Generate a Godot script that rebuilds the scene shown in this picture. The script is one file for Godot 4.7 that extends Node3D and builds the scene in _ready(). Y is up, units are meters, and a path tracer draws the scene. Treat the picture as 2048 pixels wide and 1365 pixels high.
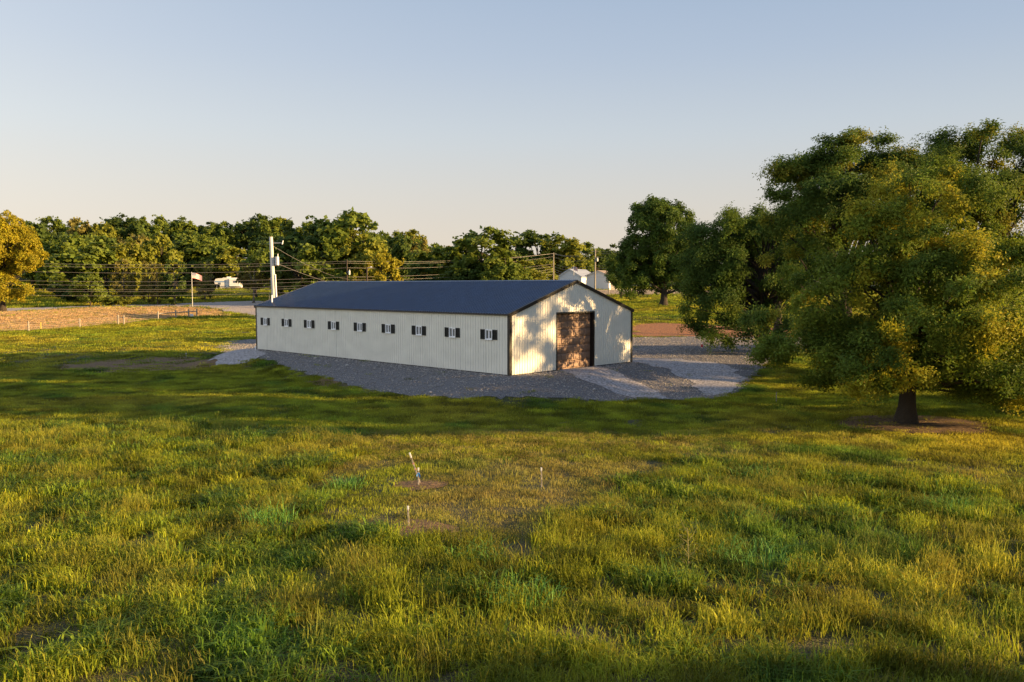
extends Node3D
# A cream metal barn with a dark blue roof on a gravel pad, seen over a field from a drone at golden hour.
# The barn pad is at y = 0; the camera stands 5.3 m above it and looks along -z.

const BARN_TURN := 0.805
const BARN_AT := Vector3(-0.137, 0.0, -48.31)
const BARN_WIDE := 12.2
const BARN_LONG := 29.4
const EAVE := 3.70
const RISE := 1.97

var rng := RandomNumberGenerator.new()
var used := {}
var control: Array = []
var gx := PackedFloat32Array()
var gz := PackedFloat32Array()
var gh := PackedFloat32Array()
var zones := {}
var noise := FastNoiseLite.new()
var fine := FastNoiseLite.new()
var mats := {}

# ---------------------------------------------------------------- naming
func numbered(called: String) -> String:
	if not used.has(called):
		used[called] = 0
		return called
	used[called] += 1
	return "%s_%03d" % [called, used[called]]

func tag(o: Node3D, label: String, category: String, group := "", kind := "") -> void:
	if label: o.set_meta("label", label)
	if category: o.set_meta("category", category)
	if group: o.set_meta("group", group)
	if kind: o.set_meta("kind", kind)

func thing(called: String, label: String, category: String, at := Vector3.ZERO, turn := 0.0, group := "") -> Node3D:
	var o := Node3D.new()
	o.name = numbered(called)
	add_child(o)
	o.position = at
	o.rotation.y = turn
	tag(o, label, category, group)
	return o

func part(called: String, m: Mesh, mat: Material, parent: Node3D) -> MeshInstance3D:
	var o := MeshInstance3D.new()
	o.mesh = m
	o.material_override = mat
	o.name = called if parent != self else numbered(called)
	parent.add_child(o, true)
	return o

func structure(called: String, m: Mesh, mat: Material, label := "") -> MeshInstance3D:
	var o := part(called, m, mat, self)
	tag(o, label, "", "", "structure")
	return o

# ---------------------------------------------------------------- mesh collecting
class Geo:
	var v := PackedVector3Array()
	var n := PackedVector3Array()
	var c := PackedColorArray()
	var tint := Color.WHITE
	func tri(a: Vector3, b: Vector3, d: Vector3) -> void:
		var nn := (d - a).cross(b - a).normalized()
		v.append(a); v.append(b); v.append(d)
		n.append(nn); n.append(nn); n.append(nn)
		c.append(tint); c.append(tint); c.append(tint)
	func quad(a: Vector3, b: Vector3, d: Vector3, e: Vector3) -> void:
		tri(a, b, d)
		tri(a, d, e)
	func smooth_tri(a: Vector3, b: Vector3, d: Vector3, na: Vector3, nb: Vector3, nd: Vector3) -> void:
		v.append(a); v.append(b); v.append(d)
		n.append(na); n.append(nb); n.append(nd)
		c.append(tint); c.append(tint); c.append(tint)
	func box(lo: Vector3, hi: Vector3, x := Transform3D()) -> void:
		var p: Array[Vector3] = []
		for i in 8:
			p.append(x * Vector3(hi.x if i & 1 else lo.x, hi.y if i & 2 else lo.y, hi.z if i & 4 else lo.z))
		quad(p[4], p[6], p[7], p[5])
		quad(p[1], p[3], p[2], p[0])
		quad(p[5], p[7], p[3], p[1])
		quad(p[0], p[2], p[6], p[4])
		quad(p[6], p[2], p[3], p[7])
		quad(p[0], p[4], p[5], p[1])
	# a box with its edges chamfered by b
	func block(lo: Vector3, hi: Vector3, b: float, x := Transform3D()) -> void:
		var m := (lo + hi) / 2.0
		var h := (hi - lo) / 2.0
		for axis in 3:
			for s in [-1.0, 1.0]:
				var u := (axis + 1) % 3
				var w := (axis + 2) % 3
				var q: Array[Vector3] = []
				for k in [[-1, -1], [1, -1], [1, 1], [-1, 1]]:
					var d := Vector3.ZERO
					d[axis] = s * h[axis]
					d[u] = k[0] * (h[u] - b)
					d[w] = k[1] * (h[w] - b)
					q.append(x * (m + d))
				if s > 0: quad(q[3], q[2], q[1], q[0])
				else: quad(q[0], q[1], q[2], q[3])
		for axis in 3:
			var u := (axis + 1) % 3
			var w := (axis + 2) % 3
			for su in [-1.0, 1.0]:
				for sw in [-1.0, 1.0]:
					var q: Array[Vector3] = []
					for k in [[-1, 0], [1, 0], [1, 1], [-1, 1]]:
						var d := Vector3.ZERO
						d[axis] = k[0] * (h[axis] - b)
						d[u] = su * (h[u] - (b if k[1] else 0.0))
						d[w] = sw * (h[w] - (0.0 if k[1] else b))
						q.append(x * (m + d))
					if su * sw > 0: quad(q[0], q[1], q[2], q[3])
					else: quad(q[3], q[2], q[1], q[0])
	func tube(pts: Array, radii: Array, sides := 7, cap := true) -> void:
		var rings := []
		var side := Vector3.RIGHT
		for i in pts.size():
			var dir: Vector3 = (pts[mini(i + 1, pts.size() - 1)] - pts[maxi(i - 1, 0)]).normalized()
			if absf(dir.dot(side)) > 0.9: side = Vector3.FORWARD if absf(dir.dot(Vector3.FORWARD)) < 0.9 else Vector3.UP
			side = (side - dir * dir.dot(side)).normalized()
			var up := dir.cross(side)
			var ring := []
			for k in sides:
				var a := TAU * k / sides
				ring.append([pts[i] + (side * cos(a) + up * sin(a)) * radii[i], side * cos(a) + up * sin(a)])
			rings.append(ring)
		for i in pts.size() - 1:
			for k in sides:
				var k2 := (k + 1) % sides
				var a = rings[i][k]; var b = rings[i + 1][k]; var d = rings[i + 1][k2]; var e = rings[i][k2]
				smooth_tri(a[0], b[0], d[0], a[1], b[1], d[1])
				smooth_tri(a[0], d[0], e[0], a[1], d[1], e[1])
		if cap:
			for k in range(1, sides - 1):
				tri(rings[-1][0][0], rings[-1][k + 1][0], rings[-1][k][0])
				tri(rings[0][0][0], rings[0][k][0], rings[0][k + 1][0])
	func mesh() -> ArrayMesh:
		var a := []
		a.resize(Mesh.ARRAY_MAX)
		a[Mesh.ARRAY_VERTEX] = v
		a[Mesh.ARRAY_NORMAL] = n
		a[Mesh.ARRAY_COLOR] = c
		var m := ArrayMesh.new()
		m.add_surface_from_arrays(Mesh.PRIMITIVE_TRIANGLES, a)
		return m

# ---------------------------------------------------------------- materials
func plain(called: String, linear: Color, rough: float, metal := 0.0) -> StandardMaterial3D:
	var m := StandardMaterial3D.new()
	m.resource_name = called
	m.albedo_color = linear.linear_to_srgb()
	m.roughness = rough
	m.metallic = metal
	mats[called] = m
	return m

func noise_tex(freq: float, octaves: int, low: float, high: float, seed_: int, size := 512, kind := FastNoiseLite.TYPE_SIMPLEX_SMOOTH) -> NoiseTexture2D:
	var f := FastNoiseLite.new()
	f.noise_type = kind
	f.seed = seed_
	f.frequency = freq
	f.fractal_octaves = octaves
	var t := NoiseTexture2D.new()
	t.width = size; t.height = size
	t.seamless = true
	t.noise = f
	var g := Gradient.new()
	g.offsets = PackedFloat32Array([0.15, 0.85])
	g.colors = PackedColorArray([Color(low, low, low), Color(high, high, high)])
	t.color_ramp = g
	return t

# grain on a world-triplanar surface: a colour grain and, if asked, a relief in centimetres
func grain(m: StandardMaterial3D, tex: Texture2D, scale: float, relief := 0.0, relief_tex: Texture2D = null) -> void:
	m.uv1_triplanar = true
	m.uv1_world_triplanar = true
	m.uv1_scale = Vector3.ONE * scale
	m.albedo_texture = tex
	if relief > 0.0:
		m.heightmap_enabled = true
		m.heightmap_scale = relief
		m.heightmap_texture = relief_tex if relief_tex else tex

func leaf_mat(called: String, through: float, rough := 0.6) -> StandardMaterial3D:
	var m := plain(called, Color(1, 1, 1), rough)
	m.vertex_color_use_as_albedo = true
	m.metallic_specular = 0.3
	m.backlight_enabled = true
	m.backlight = Color(through, through, through).linear_to_srgb()
	m.cull_mode = BaseMaterial3D.CULL_DISABLED
	return m

func make_materials() -> void:
	var coarse := noise_tex(0.02, 5, 0.55, 1.0, 11)
	var gritty := noise_tex(0.08, 4, 0.35, 1.0, 12)
	var cells := noise_tex(0.06, 2, 0.35, 1.0, 13, 512, FastNoiseLite.TYPE_CELLULAR)
	var faint := noise_tex(0.012, 5, 0.95, 1.0, 14)
	var m := plain("turf", Color(1, 1, 1), 0.95)
	m.vertex_color_use_as_albedo = true
	grain(m, gritty, 0.35, 4.0, gritty)
	m = plain("crushed_stone", Color(0.37, 0.35, 0.34), 0.9)
	grain(m, cells, 0.8, 3.0, cells)
	m = plain("limestone_dust", Color(0.54, 0.50, 0.48), 0.95)
	grain(m, coarse, 0.4, 1.5, gritty)
	m = plain("brown_soil", Color(0.27, 0.155, 0.062), 0.95)
	grain(m, coarse, 0.5, 4.0, gritty)
	m = plain("red_soil", Color(0.50, 0.20, 0.065), 0.95)
	grain(m, coarse, 0.3, 4.0, gritty)
	m = plain("tan_soil", Color(0.62, 0.46, 0.27), 0.95)
	grain(m, coarse, 0.2, 8.0, gritty)
	m = plain("road_gravel", Color(0.62, 0.53, 0.44), 0.95)
	grain(m, coarse, 0.3, 2.0, gritty)
	m = plain("cream_steel", Color(0.88, 0.85, 0.74), 0.42)
	grain(m, faint, 0.15)
	m = plain("roof_steel", Color(0.023, 0.053, 0.120), 0.30)
	m.metallic_specular = 0.42
	grain(m, noise_tex(0.012, 4, 0.8, 1.0, 15), 0.2)
	plain("dark_trim", Color(0.014, 0.010, 0.008), 0.45)
	plain("door_steel", Color(0.24, 0.145, 0.095), 0.5)
	plain("shutter_black", Color(0.011, 0.011, 0.008), 0.7)
	plain("white_vinyl", Color(0.92, 0.92, 0.91), 0.35)
	m = plain("window_glass", Color(0.85, 0.92, 0.95), 0.03)
	m.transparency = BaseMaterial3D.TRANSPARENCY_ALPHA
	m.albedo_color.a = 0.06
	plain("room_dark", Color(0.10, 0.09, 0.08), 0.9)
	m = plain("concrete", Color(0.42, 0.40, 0.37), 0.9)
	grain(m, coarse, 0.6)
	m = plain("bark", Color(0.13, 0.10, 0.072), 0.95)
	grain(m, noise_tex(0.05, 5, 0.3, 1.0, 16), 0.9, 5.0, gritty)
	m = plain("pale_bark", Color(0.28, 0.24, 0.18), 0.9)
	grain(m, coarse, 0.9)
	leaf_mat("leaf", 0.8)
	leaf_mat("grass_blade", 0.9)
	m = plain("weathered_wood", Color(0.58, 0.51, 0.41), 0.85)
	grain(m, coarse, 0.8)
	plain("pale_pole", Color(0.72, 0.68, 0.60), 0.8)
	m = plain("dark_pole", Color(0.11, 0.085, 0.065), 0.9)
	grain(m, coarse, 0.8)
	plain("galvanised", Color(0.55, 0.56, 0.57), 0.4, 0.3)
	plain("wire_metal", Color(0.36, 0.33, 0.30), 0.45, 0.2)
	plain("white_paint", Color(0.80, 0.79, 0.76), 0.5)
	plain("yellow_plastic", Color(0.75, 0.48, 0.05), 0.5)
	plain("red_paint", Color(0.55, 0.03, 0.03), 0.5)
	plain("flag_red", Color(0.45, 0.03, 0.04), 0.7)
	plain("flag_blue", Color(0.03, 0.05, 0.18), 0.7)
	plain("ribbon_blue", Color(0.03, 0.22, 0.55), 0.6)
	plain("ribbon_pink", Color(0.55, 0.26, 0.18), 0.6)
	plain("grey_roof", Color(0.30, 0.33, 0.38), 0.4)
	plain("tan_roof", Color(0.33, 0.25, 0.18), 0.7)
	plain("rubber", Color(0.02, 0.02, 0.02), 0.8)
	m = plain("rock", Color(0.60, 0.57, 0.53), 0.9)
	m.vertex_color_use_as_albedo = true
	plain("weed_stem", Color(0.22, 0.20, 0.07), 0.8)
	plain("far_stripe", Color(0.12, 0.15, 0.22), 0.5)

# ---------------------------------------------------------------- terrain
func barn_local(x: float, z: float) -> Vector2:   # metres along the gable, metres back along the long wall
	var dx := x - BARN_AT.x
	var dz := -(z - BARN_AT.z)
	return Vector2(dx * cos(BARN_TURN) + dz * sin(BARN_TURN), -dx * sin(BARN_TURN) + dz * cos(BARN_TURN))

func terrain(x: float, z: float) -> float:
	var soft := 3.0 + 0.04 * absf(z)
	soft *= soft
	var total := 0.0
	var sum := 0.0
	for p: Vector3 in control:
		var dx := p.x - x
		var dz := p.z - z
		var w := dx * dx + dz * dz + soft
		w = 1.0 / (w * w)
		sum += w * p.y
		total += w
	var h := sum / total
	var q := barn_local(x, z)
	var d := Vector2(maxf(maxf(-q.x, q.x - BARN_WIDE), 0.0), maxf(maxf(-q.y, q.y - BARN_LONG), 0.0)).length()
	var away := smoothstep(1.0, 6.0, d)
	h *= away
	h += away * (noise.get_noise_2d(x * 3.0, z * 3.0) * 0.16 + fine.get_noise_2d(x * 6.0, z * 6.0) * 0.05)
	return h

func axis(dense_from: float, dense_to: float, step: float, low: float, high: float, growth: float) -> PackedFloat32Array:
	var a: Array = []
	var p := dense_from
	while p <= dense_to:
		a.append(p)
		p += step
	var s := step
	p = a[-1]
	while p < high:
		s *= growth
		p += s
		a.append(p)
	s = step
	p = dense_from
	while p > low:
		s *= growth
		p -= s
		a.push_front(p)
	return PackedFloat32Array(a)

func ground_y(x: float, z: float) -> float:   # on the ground sheet itself
	var i := clampi(gx.bsearch(x) - 1, 0, gx.size() - 2)
	var k := clampi(gz.bsearch(z) - 1, 0, gz.size() - 2)
	var w := gx.size()
	var s := clampf((x - gx[i]) / (gx[i + 1] - gx[i]), 0.0, 1.0)
	var t := clampf((z - gz[k]) / (gz[k + 1] - gz[k]), 0.0, 1.0)
	var a := gh[k * w + i]; var b := gh[k * w + i + 1]; var c := gh[(k + 1) * w + i]; var d := gh[(k + 1) * w + i + 1]
	if s + t <= 1.0:
		return a + (b - a) * s + (c - a) * t
	return d + (c - d) * (1.0 - s) + (b - d) * (1.0 - t)

func on_ground(x: float, z: float, up := 0.0) -> Vector3:
	return Vector3(x, ground_y(x, z) + up, z)

func build_ground() -> void:
	gx = axis(-40.0, 40.0, 0.8, -950.0, 950.0, 1.09)
	gz = axis(-100.0, -8.0, 0.7, -1300.0, 60.0, 1.09)
	var w := gx.size()
	var v := PackedVector3Array(); var n := PackedVector3Array(); var c := PackedColorArray(); var idx := PackedInt32Array()
	gh.resize(w * gz.size())
	for k in gz.size():
		for i in w:
			gh[k * w + i] = terrain(gx[i], gz[k])
	for k in gz.size():
		for i in w:
			var x := gx[i]; var z := gz[k]
			v.append(Vector3(x, gh[k * w + i], z))
			var i0 := maxi(i - 1, 0); var i1 := mini(i + 1, w - 1); var k0 := maxi(k - 1, 0); var k1 := mini(k + 1, gz.size() - 1)
			n.append(Vector3(-(gh[k * w + i1] - gh[k * w + i0]) / (gx[i1] - gx[i0]), 1.0, -(gh[k1 * w + i] - gh[k0 * w + i]) / (gz[k1] - gz[k0])).normalized())
			c.append(ground_tint(x, z))
	for k in gz.size() - 1:
		for i in w - 1:
			var a := k * w + i
			for q in [a, a + 1, a + w, a + 1, a + w + 1, a + w]: idx.append(q)
	var arr := []
	arr.resize(Mesh.ARRAY_MAX)
	arr[Mesh.ARRAY_VERTEX] = v; arr[Mesh.ARRAY_NORMAL] = n; arr[Mesh.ARRAY_COLOR] = c; arr[Mesh.ARRAY_INDEX] = idx
	var m := ArrayMesh.new()
	m.add_surface_from_arrays(Mesh.PRIMITIVE_TRIANGLES, arr)
	structure("ground", m, mats.turf, "mown and rough grassland rolling away to a wooded hill")

# thatch and soil between the blades: patches of straw, moss green and bare earth
func ground_tint(x: float, z: float) -> Color:
	var a := noise.get_noise_2d(x * 2.0, z * 2.0) * 0.5 + 0.5
	var b := fine.get_noise_2d(x * 2.0 + 300.0, z * 2.0) * 0.5 + 0.5
	var col := Color(0.15, 0.135, 0.030).lerp(Color(0.27, 0.20, 0.06), smoothstep(0.45, 0.8, a)).lerp(Color(0.10, 0.12, 0.024), smoothstep(0.55, 0.8, b))
	return col

func wobbled(outline: Array, amount: float, step: float) -> PackedVector2Array:
	var r := PackedVector2Array()
	for i in outline.size():
		var a: Vector2 = outline[i]
		var b: Vector2 = outline[(i + 1) % outline.size()]
		var count := maxi(1, int(a.distance_to(b) / step))
		for k in count:
			var p := a.lerp(b, float(k) / count)
			p += Vector2(fine.get_noise_2d(p.x * 14.0, p.y * 14.0), fine.get_noise_2d(p.x * 14.0 + 90.0, p.y * 14.0 + 50.0)) * amount
			p += Vector2(fine.get_noise_2d(p.x * 60.0, p.y * 60.0), fine.get_noise_2d(p.x * 60.0 + 90.0, p.y * 60.0 + 50.0)) * amount * 0.6
			r.append(p)
	return r

# a sheet that follows the ground, cut to an uneven outline (x, z)
func sheet(called: String, outline: Array, cell: float, lift: float, mat: Material, label: String, amount := 0.5, mound := 0.0, keep_zone := true) -> void:
	var poly := wobbled(outline, amount, maxf(0.35, cell * 0.5))
	if keep_zone: zones[called + str(zones.size())] = poly
	var lo := poly[0]; var hi := poly[0]
	for p in poly:
		lo = lo.min(p); hi = hi.max(p)
	var mid := (lo + hi) / 2.0
	var reach := (hi - lo).length() * 0.35
	var g := Geo.new()
	var put := func(p: Vector2) -> Vector3:
		var up := lift
		if mound > 0.0: up += mound * maxf(0.0, 1.0 - p.distance_to(mid) / reach) * (0.7 + 0.6 * fine.get_noise_2d(p.x * 40.0, p.y * 40.0))
		return on_ground(p.x, p.y, up)
	for i in range(floori(lo.x / cell), ceili(hi.x / cell)):
		for k in range(floori(lo.y / cell), ceili(hi.y / cell)):
			var sq := PackedVector2Array([Vector2(i, k) * cell, Vector2(i + 1, k) * cell, Vector2(i + 1, k + 1) * cell, Vector2(i, k + 1) * cell])
			var inside := 0
			for p in sq:
				if Geometry2D.is_point_in_polygon(p, poly): inside += 1
			if inside == 4:
				g.quad(put.call(sq[0]), put.call(sq[1]), put.call(sq[2]), put.call(sq[3]))
			elif inside > 0:
				for piece in Geometry2D.intersect_polygons(sq, poly):
					var ids := Geometry2D.triangulate_polygon(piece)
					for t in range(0, ids.size(), 3):
						var a: Vector3 = put.call(piece[ids[t]]); var b: Vector3 = put.call(piece[ids[t + 1]]); var d: Vector3 = put.call(piece[ids[t + 2]])
						if (d - a).cross(b - a).y > 0: g.tri(a, b, d)
						else: g.tri(a, d, b)
	var st := SurfaceTool.new()
	st.begin(Mesh.PRIMITIVE_TRIANGLES)
	st.set_smooth_group(0)
	for p in g.v: st.add_vertex(p)
	st.index()
	st.generate_normals()
	structure(called, st.commit(), mat, label)

func bare(x: float, z: float, chance := 0.0) -> bool:   # true where a sheet or the barn lies, so no grass grows
	var p := Vector2(x, z)
	for k in zones:
		if Geometry2D.is_point_in_polygon(p, zones[k]): return not (rng.randf() < (chance if k.contains("soil") else chance * 0.05 if k.contains("gravel_pad") else 0.0))
	var q := barn_local(x, z)
	return q.x > -0.3 and q.x < BARN_WIDE + 0.3 and q.y > -0.3 and q.y < BARN_LONG + 0.3

# ---------------------------------------------------------------- the barn
# Ribbed steel sheet between s0 and s1 along a wall: o + s * along + y * up, ribs stand out along out. bottom and top give the y at s.
func ribbed(g: Geo, o: Vector3, along: Vector3, up: Vector3, out: Vector3, s0: float, s1: float, bottom: float, top: Callable, peak := -1.0, rib := 0.025) -> void:
	var pitch := 0.2286
	var stops: Array = []
	var base := floorf(s0 / pitch) * pitch
	while base < s1:
		for q in [[0.0, 0.0], [0.150, 0.0], [0.165, rib], [0.212, rib], [0.2265, 0.0]]:
			var s: float = base + q[0]
			if s > s0 + 0.001 and s < s1 - 0.001: stops.append([s, q[1]])
		base += pitch
	stops.push_front([s0, 0.003])   # the lap edge stands a little proud of the next sheet
	stops.append([s1, 0.0])
	if peak > s0 and peak < s1:
		for i in stops.size() - 1:
			if stops[i][0] < peak and stops[i + 1][0] > peak:
				stops.insert(i + 1, [peak, lerpf(stops[i][1], stops[i + 1][1], (peak - stops[i][0]) / (stops[i + 1][0] - stops[i][0]))])
				break
	for i in stops.size() - 1:
		var a = stops[i]; var b = stops[i + 1]
		var at := func(q, y: float) -> Vector3: return o + along * q[0] + up * y + out * q[1]
		g.quad(at.call(a, bottom), at.call(a, top.call(a[0])), at.call(b, top.call(b[0])), at.call(b, bottom))

func wall_slab(g: Geo, lo: Vector3, hi: Vector3) -> void:
	g.box(lo, hi)

func build_barn() -> void:
	var barn := thing("metal_barn", "long cream metal barn with dark blue ribbed roof on gravel pad", "barn", BARN_AT, BARN_TURN)
	var sill := 0.05
	var panel := 0.9144
	var door0 := 4.236; var door1 := 7.926; var door_top := 3.60
	var win_y0 := 2.10; var win_y1 := 2.70
	var wins: Array = []
	for i in 9: wins.append(1.725 + 3.267 * i)
	var flat := func(_s: float) -> float: return EAVE
	var gable := func(s: float) -> float: return EAVE + RISE * (1.0 - absf(s - BARN_WIDE / 2.0) / (BARN_WIDE / 2.0)) - 0.02
	# wall facing the field, at x = 0; s runs from the far end to the near corner
	var g := Geo.new()
	var t := 0.14
	var y_low := win_y0 + 0.03; var y_high := win_y1 - 0.03
	g.box(Vector3(0.022, 0.0, -BARN_LONG + t), Vector3(t, y_low, -t))
	g.box(Vector3(0.022, y_high, -BARN_LONG + t), Vector3(t, EAVE - 0.05, -t))
	var edge := -t
	for w in wins:
		g.box(Vector3(0.022, y_low, -w + 0.27), Vector3(t, y_high, edge))
		edge = -w - 0.27
	g.box(Vector3(0.022, y_low, -BARN_LONG + t), Vector3(t, y_high, edge))
	var wall := part("wall", g.mesh(), mats.room_dark, barn)
	var i := 0
	while i * panel < BARN_LONG:
		var s0 := i * panel; var s1 := minf(s0 + panel, BARN_LONG)
		g = Geo.new()
		var cuts: Array = [s0, s1]
		for w in wins:
			for e in [BARN_LONG - w - 0.27, BARN_LONG - w + 0.27]:
				if e > s0 + 0.01 and e < s1 - 0.01: cuts.append(e)
		cuts.sort()
		for k in cuts.size() - 1:
			var mid: float = (cuts[k] + cuts[k + 1]) / 2.0
			var cut := false
			for w in wins:
				if absf(BARN_LONG - w - mid) < 0.27: cut = true
			var o := Vector3(0.0, 0.0, -BARN_LONG)
			if cut:
				ribbed(g, o, Vector3.BACK, Vector3.UP, Vector3.LEFT, cuts[k], cuts[k + 1], sill, func(_s): return y_low)
				ribbed(g, o, Vector3.BACK, Vector3.UP, Vector3.LEFT, cuts[k], cuts[k + 1], y_high, flat)
			else:
				ribbed(g, o, Vector3.BACK, Vector3.UP, Vector3.LEFT, cuts[k], cuts[k + 1], sill, flat)
		part("siding_panel", g.mesh(), mats.cream_steel, wall)
		i += 1
	# back wall, at x = wide
	g = Geo.new()
	g.box(Vector3(BARN_WIDE - t, 0.0, -BARN_LONG + t), Vector3(BARN_WIDE - 0.022, EAVE - 0.05, -t))
	wall = part("wall", g.mesh(), mats.room_dark, barn)
	i = 0
	while i * panel < BARN_LONG:
		g = Geo.new()
		ribbed(g, Vector3(BARN_WIDE, 0, 0), Vector3.FORWARD, Vector3.UP, Vector3.RIGHT, i * panel, minf((i + 1) * panel, BARN_LONG), sill, flat)
		part("siding_panel", g.mesh(), mats.cream_steel, wall)
		i += 1
	# gable walls: z = 0 with the door, z = -long without
	for end in 2:
		var zz := 0.0 if end == 0 else -BARN_LONG
		var out := Vector3.BACK if end == 0 else Vector3.FORWARD
		g = Geo.new()
		var zi := zz - out.z * 0.022; var zo := zz - out.z * t
		var z_lo := minf(zi, zo); var z_hi := maxf(zi, zo)
		if end == 0:
			g.box(Vector3(0.022, 0, z_lo), Vector3(door0 - 0.002, EAVE - 0.06, z_hi))
			g.box(Vector3(door1 + 0.002, 0, z_lo), Vector3(BARN_WIDE - 0.022, EAVE - 0.06, z_hi))
			g.box(Vector3(door0 - 0.002, door_top + 0.002, z_lo), Vector3(door1 + 0.002, EAVE - 0.06, z_hi))
		else:
			g.box(Vector3(0.022, 0, z_lo), Vector3(BARN_WIDE - 0.022, EAVE - 0.06, z_hi))
		var a := Vector3(0.022, EAVE - 0.06, z_hi); var b := Vector3(BARN_WIDE / 2, EAVE + RISE - 0.12, z_hi); var d := Vector3(BARN_WIDE - 0.022, EAVE - 0.06, z_hi)
		g.tri(a, b, d)
		g.tri(Vector3(a.x, a.y, z_lo), Vector3(d.x, d.y, z_lo), Vector3(b.x, b.y, z_lo))
		wall = part("wall", g.mesh(), mats.room_dark, barn)
		var cuts: Array = [BARN_WIDE]
		i = 0
		while i * panel < BARN_WIDE:
			cuts.append(i * panel)
			i += 1
		if end == 0: cuts.append_array([door0, door1])
		cuts.sort()
		for k in cuts.size() - 1:
			g = Geo.new()
			var mid: float = (cuts[k] + cuts[k + 1]) / 2.0
			var low := door_top if end == 0 and mid > door0 and mid < door1 else sill
			var o := Vector3(0, 0, zz) if end == 0 else Vector3(BARN_WIDE, 0, zz)
			ribbed(g, o, Vector3.RIGHT if end == 0 else Vector3.LEFT, Vector3.UP, out, cuts[k], cuts[k + 1], low, gable, BARN_WIDE / 2)
			part("siding_panel", g.mesh(), mats.cream_steel, wall)
	# roof: two slopes of ribbed sheets over a deck, with ridge cap and trims
	var half := BARN_WIDE / 2.0
	var slope := Vector3(half, RISE, 0).normalized()
	var run := Vector2(half, RISE).length()
	var over := 0.12
	g = Geo.new()
	for side in 2:
		var d2 := Vector3(slope.x if side == 0 else -slope.x, slope.y, 0)
		var o2 := Vector3(0.0 if side == 0 else BARN_WIDE, EAVE, 0) - d2 * over
		var nrm := Vector3(-slope.y if side == 0 else slope.y, slope.x, 0)
		var p: Array = []
		for q in [[0.0, 0.0], [run + over, 0.0]]:
			for zz in [0.0, -BARN_LONG]:
				p.append(o2 + d2 * q[0] + Vector3(0, 0, zz) - nrm * 0.006)
				p.append(o2 + d2 * q[0] + Vector3(0, 0, zz) - nrm * 0.07)
		if side == 0:
			g.quad(p[0], p[2], p[6], p[4]); g.quad(p[1], p[5], p[7], p[3]); g.quad(p[0], p[1], p[3], p[2])
		else:
			g.quad(p[4], p[6], p[2], p[0]); g.quad(p[3], p[7], p[5], p[1]); g.quad(p[2], p[3], p[1], p[0])
	var roof := part("roof", g.mesh(), mats.room_dark, barn)
	for side in 2:
		i = 0
		var long := BARN_LONG + 0.10
		while i * panel < long:
			g = Geo.new()
			var s1 := minf((i + 1) * panel, long)
			if side == 0:
				ribbed(g, Vector3(0, EAVE, -BARN_LONG - 0.05) - slope * over, Vector3.BACK, slope, Vector3(-slope.y, slope.x, 0), i * panel, s1, 0.0, func(_s): return run + over, -1.0, 0.032)
			else:
				var up2 := Vector3(-slope.x, slope.y, 0)
				ribbed(g, Vector3(BARN_WIDE, EAVE, 0.05) - up2 * over, Vector3.FORWARD, up2, Vector3(slope.y, slope.x, 0), i * panel, s1, 0.0, func(_s): return run + over, -1.0, 0.032)
			part("roof_panel", g.mesh(), mats.roof_steel, roof)
			i += 1
	g = Geo.new()
	for side in [-1.0, 1.0]:
		var x := Transform3D(Basis(Vector3.FORWARD, -side * atan2(RISE, half)), Vector3(half, EAVE + RISE + 0.030, 0))
		g.box(Vector3(0.0 if side > 0 else -0.2, -0.004, -BARN_LONG - 0.08), Vector3(0.2 if side > 0 else 0.0, 0.004, 0.08), Transform3D(Basis(Vector3.BACK, -side * atan2(RISE, half)), x.origin))
	part("ridge_cap", g.mesh(), mats.roof_steel, roof)
	# trims
	for end in 2:
		for side in [-1.0, 1.0]:
			g = Geo.new()
			var zc := 0.0 if end == 0 else -BARN_LONG
			var zs := 1.0 if end == 0 else -1.0
			var turn := Basis(Vector3.BACK, -side * atan2(RISE, half))
			var x := Transform3D(turn, Vector3(half, EAVE + RISE + 0.0, zc))
			var l0 := 0.012 if side > 0 else -run - 0.15
			var l1 := run + 0.15 if side > 0 else -0.012
			var za := zc + zs * 0.028 - zc; var zb := zs * 0.085
			g.box(Vector3(l0, -0.17, minf(za, zb)), Vector3(l1, 0.034, maxf(za, zb)), x)
			g.box(Vector3(l0, 0.022, minf(-zs * 0.08, zs * 0.028)), Vector3(l1, 0.036, maxf(-zs * 0.08, zs * 0.028)), x)
			part("rake_trim", g.mesh(), mats.dark_trim, roof)
	for side in 2:
		g = Geo.new()
		var xa := -0.03 if side == 0 else BARN_WIDE + 0.03
		g.box(Vector3(minf(xa, xa - (0.09 if side == 0 else -0.09)), EAVE - 0.13, -BARN_LONG - 0.03), Vector3(maxf(xa, xa - (0.09 if side == 0 else -0.09)), EAVE - 0.045, 0.03))
		part("eave_trim", g.mesh(), mats.dark_trim, roof)
	for cx in 2:
		for cz in 2:
			g = Geo.new()
			var px := 0.0 if cx == 0 else BARN_WIDE
			var pz := 0.0 if cz == 0 else -BARN_LONG
			var ox := -1.0 if cx == 0 else 1.0
			var oz := 1.0 if cz == 0 else -1.0
			var a := Vector3(px + ox * 0.032, 0.0, pz + oz * 0.032)
			var top := EAVE - 0.10
			g.box(Vector3(minf(a.x, a.x - ox * 0.20), 0.012, minf(a.z, a.z - oz * 0.012)), Vector3(maxf(a.x, a.x - ox * 0.20), top, maxf(a.z, a.z - oz * 0.012)))
			g.box(Vector3(minf(a.x, a.x - ox * 0.012), 0.012, minf(a.z - oz * 0.012, a.z - oz * 0.20)), Vector3(maxf(a.x, a.x - ox * 0.012), top, maxf(a.z - oz * 0.012, a.z - oz * 0.20)))
			part("corner_trim", g.mesh(), mats.dark_trim, barn)
	g = Geo.new()
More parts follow.
